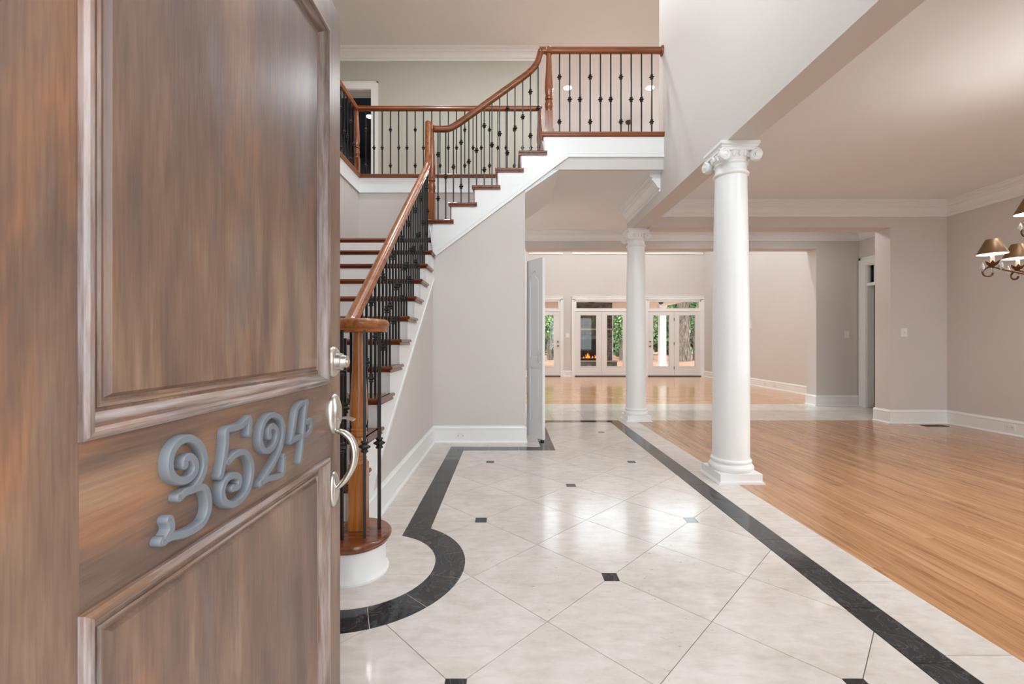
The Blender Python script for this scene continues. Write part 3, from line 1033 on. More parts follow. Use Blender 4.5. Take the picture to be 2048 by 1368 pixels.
# ------------------------------------------------------------------ columns
def column(x, y, label):
    c = thing('ionic_column', (x, y, 0), label, 'column', 'white columns of the foyer')
    pl = MB().box(x - 0.168, x + 0.168, y - 0.168, y + 0.168, 0.001, 0.082)
    pl.prism([(-0.186, 0.0015), (0.186, 0.0015), (0.186, 0.006), (0.172, 0.022), (-0.172, 0.022), (-0.186, 0.006)], lambda u, v, w: (x + u, y + w, v), -0.18, 0.18)
    obj('plinth', pl, 'trim', c)
    bp = [(0.082, 0.160), (0.090, 0.166), (0.105, 0.172), (0.120, 0.170), (0.134, 0.160), (0.138, 0.148), (0.144, 0.146), (0.150, 0.150), (0.158, 0.156), (0.168, 0.156), (0.178, 0.149), (0.182, 0.143), (0.192, 0.143)]
    obj('base', MB().lathe(bp, 48, lambda a, b, h: (x + a, y + b, h)).mesh('base', 50), 'trim', c)
    sp = [(0.192, 0.142), (0.9, 0.1415), (1.4, 0.139), (2.0, 0.131), (2.50, 0.122)]
    obj('shaft', MB().lathe(sp, 48, lambda a, b, h: (x + a, y + b, h)).mesh('shaft', 50), 'trim', c)
    np_ = [(2.50, 0.122), (2.512, 0.136), (2.522, 0.138), (2.530, 0.132), (2.540, 0.122), (2.58, 0.119), (2.592, 0.122), (2.598, 0.130), (2.606, 0.130), (2.612, 0.124), (2.62, 0.128), (2.66, 0.146), (2.69, 0.150)]
    cap = obj('capital', MB().lathe(np_, 48, lambda a, b, h: (x + a, y + b, h)).mesh('capital', 50), 'trim', c)
    ab = MB()
    for hw, z0, z1 in ((0.152, 2.676, 2.694), (0.142, 2.694, 2.706), (0.148, 2.706, 2.716), (0.152, 2.716, 2.726), (0.158, 2.726, 2.749)):
        ab.box(x - hw, x + hw, y - hw, y + hw, z0, z1)
    obj('abacus', ab, 'trim', cap)
    eg = MB()
    for k in range(20):
        a = 2 * PI * k / 20
        ex, ey = x + 0.143 * math.cos(a), y + 0.143 * math.sin(a)
        eg.lathe([(2.632, 0.004), (2.640, 0.011), (2.656, 0.015), (2.672, 0.013), (2.680, 0.006)], 8, lambda p, q, h, ex=ex, ey=ey: (ex + p, ey + q, h))
    obj('egg_band', eg.mesh('egg_band', 60), 'trim', cap)
    # corner volutes turned out on the diagonals
    for k in range(4):
        for s in (-1, 1):
            a = PI / 4 + k * PI / 2
            dx, dy = math.cos(a), math.sin(a)
            ux, uy = -dy, dx                      # disc axis roughly across the diagonal
            th = s * 0.42
            axx, axy = ux * s + dx * 0.8, uy * s + dy * 0.8
            n = math.hypot(axx, axy)
            axx, axy = axx / n, axy / n
            px, py = -axy, axx
            if px * dx + py * dy < 0:
                px, py = -px, -py
            cx_, cy_, cz_ = x + dx * 0.190 + ux * s * 0.014, y + dy * 0.190 + uy * s * 0.014, 2.640
            v = MB()
            f = lambda p, q, h: (cx_ + px * p + axx * h, cy_ + py * p + axy * h, cz_ + q)
            v.lathe([(-0.03, 0.036), (0.006, 0.048), (0.012, 0.045), (0.012, 0.040)], 24, f)
            v.lathe([(0.010, 0.012), (0.022, 0.010), (0.026, 0.003)], 12, f)
            spi = []
            for j in range(46):
                aa = PI / 2 - j / 45 * PI * 4.4
                rr_ = 0.047 - 0.035 * j / 45
                spi.append(f(rr_ * math.cos(aa), rr_ * math.sin(aa), 0.013))
            v.tube(spi, 0.0058, 6, side=(axx, axy, 0))
            obj('volute', v.mesh('volute', 50), 'trim', cap)
    return c


column(1.852, 3.622, 'nearer white ionic column standing at the edge of the oak floor')
column(1.846, 6.31, 'farther white ionic column at the gallery end of the foyer')

# ------------------------------------------------------------------ front door, open against the left
DXF, DY0, DY1 = -0.463, 0.275, 1.189
door = thing('door_1', (DXF - 0.022, DY0, 0), 'open streaky brown front door with grey house numbers', None, None, 'structure')
P0, P1 = 0.467, 1.106                 # panel openings along the door
TK = 0.022
st = [(DY0, P0), (P1, DY1)]
for a, b in st:
    obj('stile', MB().box(DXF - 0.044, DXF, a, b, 0.012, 2.03), 'fd_z', door)
for a, b in ((0.012, 0.20), (0.843, 1.033), (1.936, 2.03)):
    obj('rail', MB().box(DXF - 0.044, DXF, P0, P1, a, b), 'fd_y', door)
MOLD = [(-0.002, -0.004), (-0.001, 0.006), (0.003, 0.0095), (0.008, 0.0095), (0.012, 0.006), (0.0135, 0.001), (0.020, -0.006), (0.027, -0.013), (0.030, -0.0135), (0.031, -0.010), (0.035, -0.009), (0.038, -0.0135), (0.041, -0.016)]
for a, b in ((0.20, 0.843), (1.033, 1.936)):
    obj('panel', MB().box(DXF - 0.030, DXF - 0.012, P0, P1, a, b), 'fd_z', door)
    # raised field with sloping margin
    m = MB()
    i0, i1 = 0.040, 0.046
    q = lambda i, x: [m.b.verts.new((x, P0 + i, a + i)), m.b.verts.new((x, P1 - i, a + i)), m.b.verts.new((x, P1 - i, b - i)), m.b.verts.new((x, P0 + i, b - i))]
    r1, r2 = q(i0, DXF - 0.013), q(i1, DXF - 0.006)
    m.b.faces.new(r2)
    for k in range(4):
        m.b.faces.new((r1[k], r1[(k + 1) % 4], r2[(k + 1) % 4], r2[k]))
    obj('panel_field', m, 'fd_z', door)
    # moulding frame, mitred, one length per side
    cor = [(P0, a, 1, 1), (P1, a, -1, 1), (P1, b, -1, -1), (P0, b, 1, -1)]
    for k in range(4):
        m = MB()
        rings = []
        for (py, pz, sy, sz) in (cor[k], cor[(k + 1) % 4]):
            rings.append([m.b.verts.new((DXF + h, py + sy * i, pz + sz * i)) for i, h in MOLD])
        for j in range(len(MOLD) - 1):
            m.b.faces.new((rings[0][j], rings[0][j + 1], rings[1][j + 1], rings[1][j]))
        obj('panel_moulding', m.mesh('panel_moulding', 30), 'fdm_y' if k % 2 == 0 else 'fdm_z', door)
# house numbers, stroked from their centre lines
XN = DXF + 0.010


def dpt(u, v):
    px, py = 290 + u * 440 / 1338, 660 + v * 440 / 1338
    y = -XN * F / (CX - px)
    return Vector((XN - 0.004, y, EYE - (py - CY) / F * y))


DIG = {
    '3': [[(238, 822), (240, 790), (270, 772), (298, 800), (302, 850), (270, 900), (215, 918), (165, 890), (146, 830), (160, 740), (215, 675), (275, 662), (330, 700), (360, 780), (352, 860), (322, 925), (290, 968), (245, 985), (208, 1018)],
          [(290, 968), (350, 958), (378, 1010), (380, 1090), (352, 1165), (300, 1210), (235, 1240), (160, 1255), (100, 1285)], [(142, 1155), (150, 1210), (112, 1282)]],
    '5': [[(628, 540), (590, 578), (540, 598), (495, 612), (490, 690), (480, 770), (458, 885)], [(632, 545), (630, 630)], [(500, 800), (545, 758), (600, 745), (638, 800), (642, 880), (620, 970), (575, 1035), (520, 1062), (475, 1040), (462, 985), (485, 915), (530, 885), (566, 900), (560, 950), (530, 962)]],
    '2': [[(755, 648), (752, 605), (775, 585), (800, 615), (796, 670), (765, 725), (725, 735), (702, 690), (705, 610), (735, 540), (780, 518), (825, 545), (838, 620), (820, 720), (780, 810), (735, 880), (702, 938)], [(702, 930), (745, 905), (795, 895), (835, 870), (842, 770)]],
    '4': [[(985, 440), (945, 452), (920, 490), (905, 580), (885, 680)], [(885, 678), (935, 652), (985, 632), (1006, 590), (1000, 548), (984, 560)], [(975, 445), (966, 540), (955, 650), (948, 740), (938, 800)]],
}
for ch, strokes in DIG.items():
    m = MB()
    for si, s_ in enumerate(strokes):
        pts = [p + Vector((0.0005 * si, 0, 0)) for p in catmull([dpt(u, v) for u, v in s_], 5)]
        n = len(pts)
        sc = [0.9 + 0.25 * math.sin(PI * i / (n - 1)) for i in range(n)]
        w = 0.0060
        m.sweep(pts, [(-0.010, -w), (0.005, -w), (0.007, -w + 0.0016), (0.007, w - 0.0016), (0.005, w), (-0.010, w)], side=(1, 0, 0), scale=None)
        for e in (pts[0], pts[-1]):
            m.lathe([(-0.010, w * 1.12), (0.0046, w * 1.12), (0.0063, w * 0.92)], 14, lambda a, b, h, e=e: (e.x + h, e.y + a, e.z + b))
    o = obj('house_number', m.mesh('house_number', 40), 'zinc', door)
    o['label'] = 'grey zinc house number ' + ch
# lockset
HYc = 1.140
ax = lambda y, z: (lambda a, b, h: (DXF + h, y + a, z + b))
db = obj('deadbolt', MB().lathe([(0, 0.041), (0.003, 0.041), (0.006, 0.0385), (0.012, 0.030), (0.0125, 0.0235), (0.016, 0.023), (0.025, 0.022), (0.0255, 0.0175), (0.037, 0.0155), (0.039, 0.013)], 32, ax(HYc, 1.087)).mesh('deadbolt', 40), 'nickel', door)
obj('keyway', MB().lathe([(0.039, 0.009), (0.042, 0.0085)], 20, ax(HYc, 1.087)).mesh('keyway', 40), 'nickel', db)
hs = obj('handleset', MB().lathe([(0, 0.5), (0.004, 0.5), (0.010, 0.46), (0.017, 0.30), (0.019, 0.12)], 36, lambda a, b, h: (DXF + h, HYc + a * 0.066, 0.951 + b * 0.106)).mesh('handleset', 50), 'nickel', door)
obj('lower_plate', MB().lathe([(0, 0.5), (0.004, 0.5), (0.009, 0.44), (0.013, 0.25)], 32, lambda a, b, h: (DXF + h, HYc + a * 0.048, 0.752 + b * 0.092)).mesh('lower_plate', 50), 'nickel', hs)
g = catmull([(DXF + 0.012, HYc, 0.905), (DXF + 0.030, HYc, 0.900), (DXF + 0.050, HYc, 0.880), (DXF + 0.058, HYc, 0.848), (DXF + 0.053, HYc, 0.815), (DXF + 0.036, HYc, 0.782), (DXF + 0.020, HYc, 0.764), (DXF + 0.008, HYc, 0.756)], 6)
n = len(g)
obj('grip', MB().sweep(g, [(0.012 * math.cos(2 * PI * k / 12), 0.0075 * math.sin(2 * PI * k / 12)) for k in range(12)], side=(0, 1, 0), scale=[0.85 + 0.35 * math.sin(PI * i / (n - 1)) for i in range(n)]).mesh('grip', 60), 'nickel', hs)
th = catmull([(DXF + 0.010, HYc, 0.936), (DXF + 0.035, HYc, 0.940), (DXF + 0.056, HYc, 0.934)], 5)
obj('thumb_latch', MB().sweep(th, [(-0.011, -0.002), (0.011, -0.002), (0.011, 0.002), (-0.011, 0.002)], side=(0, 1, 0)).mesh('thumb_latch', 60), 'nickel', hs)

# front door frame and entry windows behind the viewer
boxes('trim_6', [(-0.52, -0.512, 0.09, 0.29, 0, 2.08), (0.5, 0.56, 0.09, 0.29, 0, 2.08), (-0.512, 0.5, 0.09, 0.29, 2.05, 2.08)], 'trim')
wn_ = [0]


def window(x0, x1, z0, z1, plane, axis, nx, nz, label, depth=0.06, fr=0.06, cas=0.0, inward=-1):
    """framed window with panes, in the plane y=plane (axis X) or x=plane (axis Y)"""
    wn_[0] += 1
    mk = (lambda a0, a1, d0, d1, c0, c1: (a0, a1, plane + d0, plane + d1, c0, c1)) if axis == 'X' else (lambda a0, a1, d0, d1, c0, c1: (plane + d0, plane + d1, a0, a1, c0, c1))
    c = mk((x0 + x1) / 2, 0, 0, 0, z0, 0)
    root = thing('window_%d' % wn_[0], ((x0 + x1) / 2, plane, z0) if axis == 'X' else (plane, (x0 + x1) / 2, z0), label, None, None, 'structure')
    m = MB()
    for b in ((x0, x0 + fr, 0, depth, z0, z1), (x1 - fr, x1, 0, depth, z0, z1), (x0 + fr, x1 - fr, 0, depth, z0, z0 + fr), (x0 + fr, x1 - fr, 0, depth, z1 - fr, z1)):
        m.box(*mk(*b))
    obj('window_frame', m, 'trim', root)
    dx, dz = (x1 - x0 - 2 * fr) / nx, (z1 - z0 - 2 * fr) / nz
    for i in range(1, nx):
        obj('muntin', MB().box(*mk(x0 + fr + i * dx - 0.015, x0 + fr + i * dx + 0.015, 0.01, depth - 0.01, z0 + fr, z1 - fr)), 'trim', root)
    for j in range(1, nz):
        obj('muntin', MB().box(*mk(x0 + fr, x1 - fr, 0.012, depth - 0.012, z0 + fr + j * dz - 0.015, z0 + fr + j * dz + 0.015)), 'trim', root)
    obj('pane', MB().box(*mk(x0 + fr, x1 - fr, depth / 2 - 0.003, depth / 2 + 0.003, z0 + fr, z1 - fr)), 'glass', root)
    if cas:
        m = MB()
        for b in ((x0 - cas, x0 + 0.01, -0.02, 0, z0 - 0.02, z1 + cas), (x1 - 0.01, x1 + cas, -0.02, 0, z0 - 0.02, z1 + cas), (x0 - cas, x1 + cas, -0.022, 0, z1, z1 + cas), (x0 - cas - 0.03, x1 + cas + 0.03, -0.05, 0, z0 - 0.05, z0)):
            m.box(*mk(*b))
        obj('casing', m, 'trim', root)
    return root


window(-1.2, 1.5, 2.85, 5.75, 0.16, 'X', 3, 3, 'tall foyer window above the front door')
window(2.6, 5.4, 0.5, 2.7, 0.16, 'X', 3, 2, 'front window of the dining room')
window(1.2, 3.8, 0.6, 2.6, XD + 0.06, 'Y', 3, 2, 'side window of the dining room')

# ------------------------------------------------------------------ closet door under the stairs
h0, h1 = Vector((0.216, 5.205, 0)), Vector((0.380, 4.925, 0))
d = (h1 - h0).normalized()
nrm = Vector((d.y, -d.x, 0))
if nrm.y > 0:
    nrm = -nrm
LW = (h1 - h0).length
cd = thing('door_2', tuple(h0), 'narrow white panelled closet door standing open beside the stair wall', None, None, 'structure')
fD = lambda u, v, w: tuple(h0 + d * u - nrm * w * -1 + Vector((0, 0, v))) if False else tuple(h0 + d * u + nrm * w + Vector((0, 0, v)))


def dbox(m, u0, u1, v0, v1, w0, w1):
    m.prism([(u0, v0), (u1, v0), (u1, v1), (u0, v1)], fD, w0, w1)
    return m


m = MB()
for b in ((0, 0.062, 0.02, 2.10), (LW - 0.062, LW, 0.02, 2.10), (0.062, LW - 0.062, 0.02, 0.20), (0.062, LW - 0.062, 0.84, 0.96), (0.062, LW - 0.062, 1.98, 2.10)):
    dbox(m, *b, -0.035, 0)
# arched head of the tall panel
uc = LW / 2
m.prism([(0.062, 1.98), (0.062, 1.86), (0.085, 1.90), (uc - 0.03, 1.955), (uc, 1.965), (uc + 0.03, 1.955), (LW - 0.085, 1.90), (LW - 0.062, 1.86), (LW - 0.062, 1.98)], fD, -0.035, 0)
obj('door_frame', m, 'doorwhite', cd)
obj('panel', dbox(MB(), 0.062, LW - 0.062, 0.20, 0.84, -0.03, -0.012), 'doorwhite', cd)
obj('panel', dbox(MB(), 0.062, LW - 0.062, 0.96, 1.98, -0.03, -0.012), 'doorwhite', cd)
obj('panel_field', dbox(MB(), 0.092, LW - 0.092, 0.23, 0.81, -0.012, -0.003), 'doorwhite', cd)
obj('panel_field', MB().prism([(0.092, 0.99), (LW - 0.092, 0.99), (LW - 0.092, 1.85), (uc, 1.91), (0.092, 1.85)], fD, -0.012, -0.003), 'doorwhite', cd)
hp = catmull([fD(LW - 0.04, 0.90, 0.0), fD(LW - 0.045, 0.905, 0.022), fD(LW - 0.04, 0.95, 0.034), fD(LW - 0.035, 0.995, 0.022), fD(LW - 0.04, 1.0, 0.0)], 5)
obj('pull_handle', MB().tube(hp, 0.005, 8, side=tuple(d)).mesh('pull_handle', 60), 'nickel', cd)
obj('pivot_foot', MB().prism([(LW - 0.05, 0.0), (LW - 0.01, 0.0), (LW - 0.01, 0.02), (LW - 0.05, 0.02)], fD, -0.03, -0.005), 'slot', cd)
boxes('trim_7', [(0.181, 0.195, 5.08, 5.165, 0, 2.22), (0.181, 0.195, 5.165, 5.96, 2.13, 2.22), (0.181, 0.195, 5.90, 5.98, 0, 2.13), (0.09, 0.181, 5.10, 5.13, 0, 2.2), (0.09, 0.181, 5.95, 5.98, 0, 2.2)], 'trim', label='white casing of the closet opening')

# upstairs doorway casing
boxes('trim_8', [(-2.43, -2.325, YG - 0.02, YG, UP, UP + 2.235), (-3.42, -2.43, YG - 0.02, YG, UP + 2.12, UP + 2.235), (-2.335, -2.312, YG - 0.026, YG, UP, UP + 2.25), (-3.42, -2.312, YG - 0.026, YG, UP + 2.225, UP + 2.25),
                 (-2.44, -2.42, YG, 7.92, UP, UP + 2.13), (-3.3, -2.44, YG, 7.92, UP + 2.11, UP + 2.13)], 'trim', label='white casing of the upstairs doorway')

# gallery doorway with transom on the right
gd = thing('door_3', (XG, 7.1, 0), 'white cased doorway with glass transom at the right end of the gallery', None, None, 'structure')
boxes('casing', [(XG - 0.02, XG, 7.50, 7.63, 0, 2.58), (XG - 0.028, XG, 7.60, 7.64, 0, 2.60), (XG - 0.02, XG, 6.5, 7.50, 2.47, 2.58), (XG - 0.028, XG, 6.5, 7.64, 2.56, 2.60), (XG - 0.02, XG, 6.5, 6.64, 0, 2.47)], 'trim', gd)
boxes('jamb', [(XG, XG + 0.12, 7.49, 7.52, 0, 2.48), (XG, XG + 0.12, 6.62, 6.65, 0, 2.48), (XG, XG + 0.12, 6.65, 7.49, 2.10, 2.15), (XG, XG + 0.12, 6.65, 7.49, 2.45, 2.48)], 'trim', gd)
for y in (7.38, 7.20, 7.0, 6.82):
    obj('muntin', MB().box(XG + 0.04, XG + 0.07, y - 0.02, y + 0.02, 2.15, 2.45), 'trim', gd)
obj('pane', MB().box(XG + 0.053, XG + 0.057, 6.65, 7.49, 2.15, 2.45), 'glass', gd)
boxes('trim_9', [(7.96, 8.0, 6.28, 7.92, 0.86, 0.95), (7.97, 8.0, 6.28, 7.92, 0, 0.16)], 'trim', label='white chair rail in the room beyond the gallery doorway')


# ------------------------------------------------------------------ glazed doors of the family room
def door_unit(n, x0, x1, leaves, label, knob_at):
    r = thing('door_%d' % n, ((x0 + x1) / 2, YF, 0), label, None, None, 'structure')
    obj('casing', MB().box(x0, x0 + 0.10, YF - 0.02, YF, 0, 2.52).box(x1 - 0.10, x1, YF - 0.02, YF, 0, 2.52).box(x0, x1, YF - 0.02, YF, 2.50, 2.61).box(x0 - 0.005, x1 + 0.005, YF - 0.03, YF, 2.59, 2.615)
        .box(x0, x0 + 0.02, YF - 0.03, YF, 0, 2.61).box(x1 - 0.02, x1, YF - 0.03, YF, 0, 2.61), 'trim', r)
    a, b = x0 + 0.10, x1 - 0.10
    obj('jamb', MB().box(a - 0.01, a + 0.02, YF, YF + 0.16, 0, 2.5).box(b - 0.02, b + 0.01, YF, YF + 0.16, 0, 2.5).box(a, b, YF - 0.005, YF + 0.16, 2.13, 2.22).box(a, b, YF, YF + 0.16, 2.44, 2.52)
        .box(a + 0.02, a + 0.06, YF, YF + 0.1, 2.22, 2.44).box(b - 0.06, b - 0.02, YF, YF + 0.1, 2.22, 2.44), 'trim', r)
    obj('transom_pane', MB().box(a + 0.06, b - 0.06, YF + 0.05, YF + 0.054, 2.22, 2.44), 'glass', r)
    obj('threshold', MB().box(a, b, YF - 0.03, YF + 0.16, 0.001, 0.028), 'threshold', r)
    w = (b - a - 0.04) / leaves
    for i in range(leaves):
        u0, u1 = a + 0.02 + i * w + 0.003, a + 0.02 + (i + 1) * w - 0.003
        g0, g1 = (u0 + u1) / 2 - 0.28, (u0 + u1) / 2 + 0.28
        lf = obj('leaf', MB().box(u0, g0, YF + 0.005, YF + 0.05, 0.03, 2.125).box(g1, u1, YF + 0.005, YF + 0.05, 0.03, 2.125).box(g0, g1, YF + 0.005, YF + 0.05, 0.03, 0.33).box(g0, g1, YF + 0.005, YF + 0.05, 2.01, 2.125)
                 .box(g0, g0 + 0.02, YF - 0.003, YF + 0.05, 0.33, 2.01).box(g1 - 0.02, g1, YF - 0.003, YF + 0.05, 0.33, 2.01).box(g0, g1, YF - 0.003, YF + 0.05, 0.31, 0.335).box(g0, g1, YF - 0.003, YF + 0.05, 1.995, 2.02), 'doorwhite', r)
        obj('pane', MB().box(g0 + 0.02, g1 - 0.02, YF + 0.025, YF + 0.029, 0.335, 1.995), 'glass', lf)
        if knob_at and knob_at[0] == i:
            kx = u0 + 0.055 if knob_at[1] < 0 else u1 - 0.055
            for z, rr_ in ((1.14, 0.030), (1.00, 0.033)):
                obj('knob', MB().lathe([(-0.0, rr_ * 0.9), (0.012, rr_), (0.02, rr_ * 0.5), (0.035, rr_ * 0.5), (0.05, rr_ * 0.85), (0.06, rr_ * 0.5)], 16, lambda p, q, h, kx=kx, z=z: (kx + p, YF + 0.005 - h, z + q)).mesh('knob', 50), 'steel', lf)
    if n == 6:
        for z in (0.28, 1.07, 1.86):
            obj('hinge', MB().box((a + b) / 2 - 0.012, (a + b) / 2 + 0.012, YF - 0.006, YF + 0.01, z - 0.05, z + 0.05), 'steel', r)
    return r


door_unit(4, U[0][0], U[0][1], 1, 'single glazed door with transom at the left of the far wall', (0, 1))
door_unit(5, U[1][0], U[1][1], 2, 'pair of glazed doors with transom showing the porch fireplace', None)
door_unit(6, U[2][0], U[2][1], 2, 'pair of glazed doors with transom at the right of the far wall', (0, -1))
for (a, b), nm in zip(U, ('left', 'middle', 'right')):
    window(a + 0.09, b - 0.09, 4.12, 5.8, YF + 0.02, 'X', 2 if b - a > 1.5 else 1, 1, 'high family room window above the %s glazed doors' % nm, 0.08, 0.07, 0.0)
for i, (a, b) in enumerate(U):
    boxes('trim_%d' % (10 + i), [(a, b, YF - 0.045, YF, 4.06, 4.10), (a + 0.02, b - 0.02, YF - 0.02, YF, 3.98, 4.06)], 'trim', label='white sill under a high family room window')


# ------------------------------------------------------------------ plates, outlets, vents
def plate(name, c, nrm_, w, h, label, cat, kind):
    """wall plate facing nrm_ (unit axis vector)"""
    c = Vector(c)
    n = Vector(nrm_)
    s = Vector((0, 0, 1)).cross(n)
    f = lambda u, v, e: tuple(c + s * u + Vector((0, 0, v)) + n * e)
    r = thing(name, tuple(c), label, cat)
    bx = lambda u0, u1, v0, v1, e0, e1: MB().prism([(u0, v0), (u1, v0), (u1, v1), (u0, v1)], f, e0, e1)
    obj('cover_plate', bx(-w / 2, w / 2, -h / 2, h / 2, 0, 0.005), 'plastic', r, bevel=0.0015)
    if kind == 'switch':
        for u in ([0] if w < 0.1 else [-w / 4, w / 4]):
            obj('toggle', bx(u - 0.005, u + 0.005, -0.012, 0.012, 0.005, 0.014), 'plastic', r)
    elif kind == 'outlet':
        for u in (-w / 4.4, w / 4.4):
            k = obj('socket', MB().lathe([(0.005, 0.017), (0.0075, 0.016)], 20, lambda a, b, e, u=u: f(u + a, b, e)).mesh('socket', 50), 'plastic', r)
            for v in (-0.006, 0.006):
                obj('slot', bx(u - 0.004, u + 0.004, v - 0.0012, v + 0.0012, 0.0075, 0.0082), 'slot', k)
            obj('slot', bx(u + 0.008, u + 0.012, -0.0022, 0.0022, 0.0075, 0.0082), 'slot', k)
    elif kind == 'thermostat':
        obj('body', bx(-w / 2 + 0.01, w / 2 - 0.01, -h / 2 + 0.01, h / 2 - 0.01, 0.005, 0.03), 'plastic', r)
        obj('button', bx(-0.02, 0.02, -h / 2 + 0.018, -h / 2 + 0.026, 0.03, 0.032), 'slot', r)
    return r


plate('wall_outlet', (-0.546, YA - 0.016, 0.082), (0, -1, 0), 0.115, 0.072, 'white double outlet in the baseboard under the stairs', 'outlet', 'outlet')
plate('wall_outlet', (XD - 0.016, 5.26, 0.105), (-1, 0, 0), 0.115, 0.072, 'white double outlet in the dining room baseboard', 'outlet', 'outlet')
plate('light_switch', (5.49, YD, 1.265), (0, -1, 0), 0.085, 0.12, 'white switch on the dining room pier', 'switch', 'switch')
plate('light_switch', (5.97, YG, 1.265), (0, -1, 0), 0.085, 0.12, 'white switch on the gallery wall beside the cased doorway', 'switch', 'switch')
plate('light_switch', (1.905, YF, 1.34), (0, -1, 0), 0.12, 0.13, 'white double switch between the glazed doors on the far wall', 'switch', 'switch')
plate('thermostat', (XF, 11.45, 1.59), (-1, 0, 0), 0.20, 0.24, 'white thermostat on the right wall of the family room', 'thermostat', 'thermostat')
plate('light_switch', (XF, 11.45, 1.27), (-1, 0, 0), 0.085, 0.14, 'white switch below the thermostat', 'switch', 'switch')
plate('wall_outlet', (XF - 0.016, 10.75, 0.09), (-1, 0, 0), 0.115, 0.09, 'white outlet farther along the family room baseboard', 'outlet', 'outlet')
plate('wall_outlet', (XF - 0.016, 10.35, 0.09), (-1, 0, 0), 0.115, 0.09, 'white outlet nearer along the family room baseboard', 'outlet', 'outlet')
plate('wall_outlet', (1.9, YF - 0.016, 0.09), (0, -1, 0), 0.10, 0.07, 'white outlet in the far wall baseboard between the doors', 'outlet', 'outlet')
fv = thing('floor_vent', (5.75, 5.86, 0), 'dark metal floor vent by the dining room corner', 'vent')
obj('vent_frame', MB().box(5.60, 5.90, 5.81, 5.815, 0.001, 0.005).box(5.60, 5.90, 5.905, 5.91, 0.001, 0.005).box(5.60, 5.605, 5.81, 5.91, 0.001, 0.005).box(5.895, 5.90, 5.81, 5.91, 0.001, 0.005), 'bronze', fv)
for i in range(14):
    x = 5.615 + i * 0.0205
    obj('vent_slat', MB().box(x, x + 0.008, 5.815, 5.905, 0.001, 0.004), 'bronze', fv)


# ------------------------------------------------------------------ lamps
def can_light(x, y, z, label, power):
    r = thing('recessed_light', (x, y, z), label, 'ceiling light', 'recessed ceiling lights')
    obj('trim_ring', MB().lathe([(z - 0.006, 0.098), (z - 0.004, 0.10), (z, 0.10)], 28, lambda a, b, h: (x + a, y + b, h)).mesh('trim_ring', 40), 'plastic', r)
    obj('lens', MB().lathe([(z - 0.0075, 0.080), (z - 0.006, 0.084)], 28, lambda a, b, h: (x + a, y + b, h)).mesh('lens', 40), 'lamp', r)
    l = bpy.data.lights.new('recessed_lamp', 'AREA')
    l.shape = 'DISK'
    l.size = 0.16
    l.energy = power
    l.color = (0.90, 0.955, 1.0)
    o = bpy.data.objects.new('recessed_lamp', l)
    o.location = (x, y, z - 0.012)
    link(o, r)


can_light(1.19, 8.80, C2, 'recessed light in the high ceiling left of two over the bridge', LAMP_CAN)
can_light(2.86, 8.80, C2, 'recessed light in the high ceiling by the foyer wall corner', LAMP_CAN)
can_light(4.6, 8.80, C2, 'added recessed light in the family room ceiling near the right wall', LAMP_CAN)  # this and the next two are added to brighten the family room
can_light(1.19, 12.4, C2, 'added recessed light in the family room ceiling before the middle doors', LAMP_CAN)
can_light(4.6, 12.4, C2, 'added recessed light in the family room ceiling before the right doors', LAMP_CAN)
can_light(-2.985, 9.32, UP + 2.5, 'recessed light in the dark slate room upstairs', 26.0)
can_light(3.0, 1.6, C1, 'added unseen recessed light in the dining room ceiling by the front window', LAMP_CAN * 0.8)  # dining pair added out of view for more light
can_light(5.0, 1.6, C1, 'added unseen recessed light in the dining room ceiling near the side window', LAMP_CAN * 0.8)
can_light(3.2, 6.78, C1, 'added unseen recessed light in the gallery ceiling behind the dining header', LAMP_CAN * 0.12)  # gallery pair added behind the header to lift the dark walls
can_light(4.9, 6.78, C1, 'added unseen recessed light in the gallery ceiling near the right doorway', LAMP_CAN * 0.12)
can_light(-1.2, 5.4, C2, 'added unseen recessed light high above the stair landing', LAMP_CAN)  # last two added out of view to light the upper hall
can_light(1.0, 5.9, C2, 'added unseen recessed light high above the bridge', LAMP_CAN)

# ceiling fan rod of the family room
fx, fy = 2.80, 10.15
fan = thing('ceiling_fan', (fx, fy, C2), 'dark ceiling fan on a rod in the family room', 'fan')
obj('canopy', MB().lathe([(C2 - 0.07, 0.03), (C2 - 0.05, 0.06), (C2 - 0.01, 0.075), (C2, 0.075)], 24, lambda a, b, h: (fx + a, fy + b, h)).mesh('canopy', 50), 'fanbrown', fan)
obj('rod', MB().lathe([(C2 - 1.1, 0.014), (C2 - 0.06, 0.014)], 12, lambda a, b, h: (fx + a, fy + b, h)).mesh('rod', 50), 'fanbrown', fan)
obj('motor', MB().lathe([(C2 - 1.32, 0.05), (C2 - 1.28, 0.11), (C2 - 1.16, 0.12), (C2 - 1.1, 0.04)], 24, lambda a, b, h: (fx + a, fy + b, h)).mesh('motor', 50), 'fanbrown', fan)
for k in range(5):
    a = 2 * PI * k / 5
    me = MB().box(0.12, 0.68, -0.065, 0.065, -0.005, 0.005)
    obj('blade', me, 'fanbrown', fan, (fx, fy, C2 - 1.22), (0.15, 0, a))

def globe(root, x, y, z, power, rad=0.12):  # glowing globe and lamp, used only for added fill
    obj('fill_globe', MB().lathe([(z - rad, 0.01), (z - rad * 0.75, rad * 0.66), (z, rad), (z + rad * 0.6, rad * 0.75), (z + rad * 0.85, rad * 0.4)], 20, lambda a, b, h: (x + a, y + b, h)).mesh('fill_globe', 60), 'globe', root)
    l = bpy.data.lights.new('globe_fill_lamp', 'POINT')
    l.energy = power
    l.color = (0.90, 0.955, 1.0)
    l.shadow_soft_size = rad + 0.02
    o = bpy.data.objects.new('globe_fill_lamp', l)
    o.location = (x, y, z)
    link(o, root)


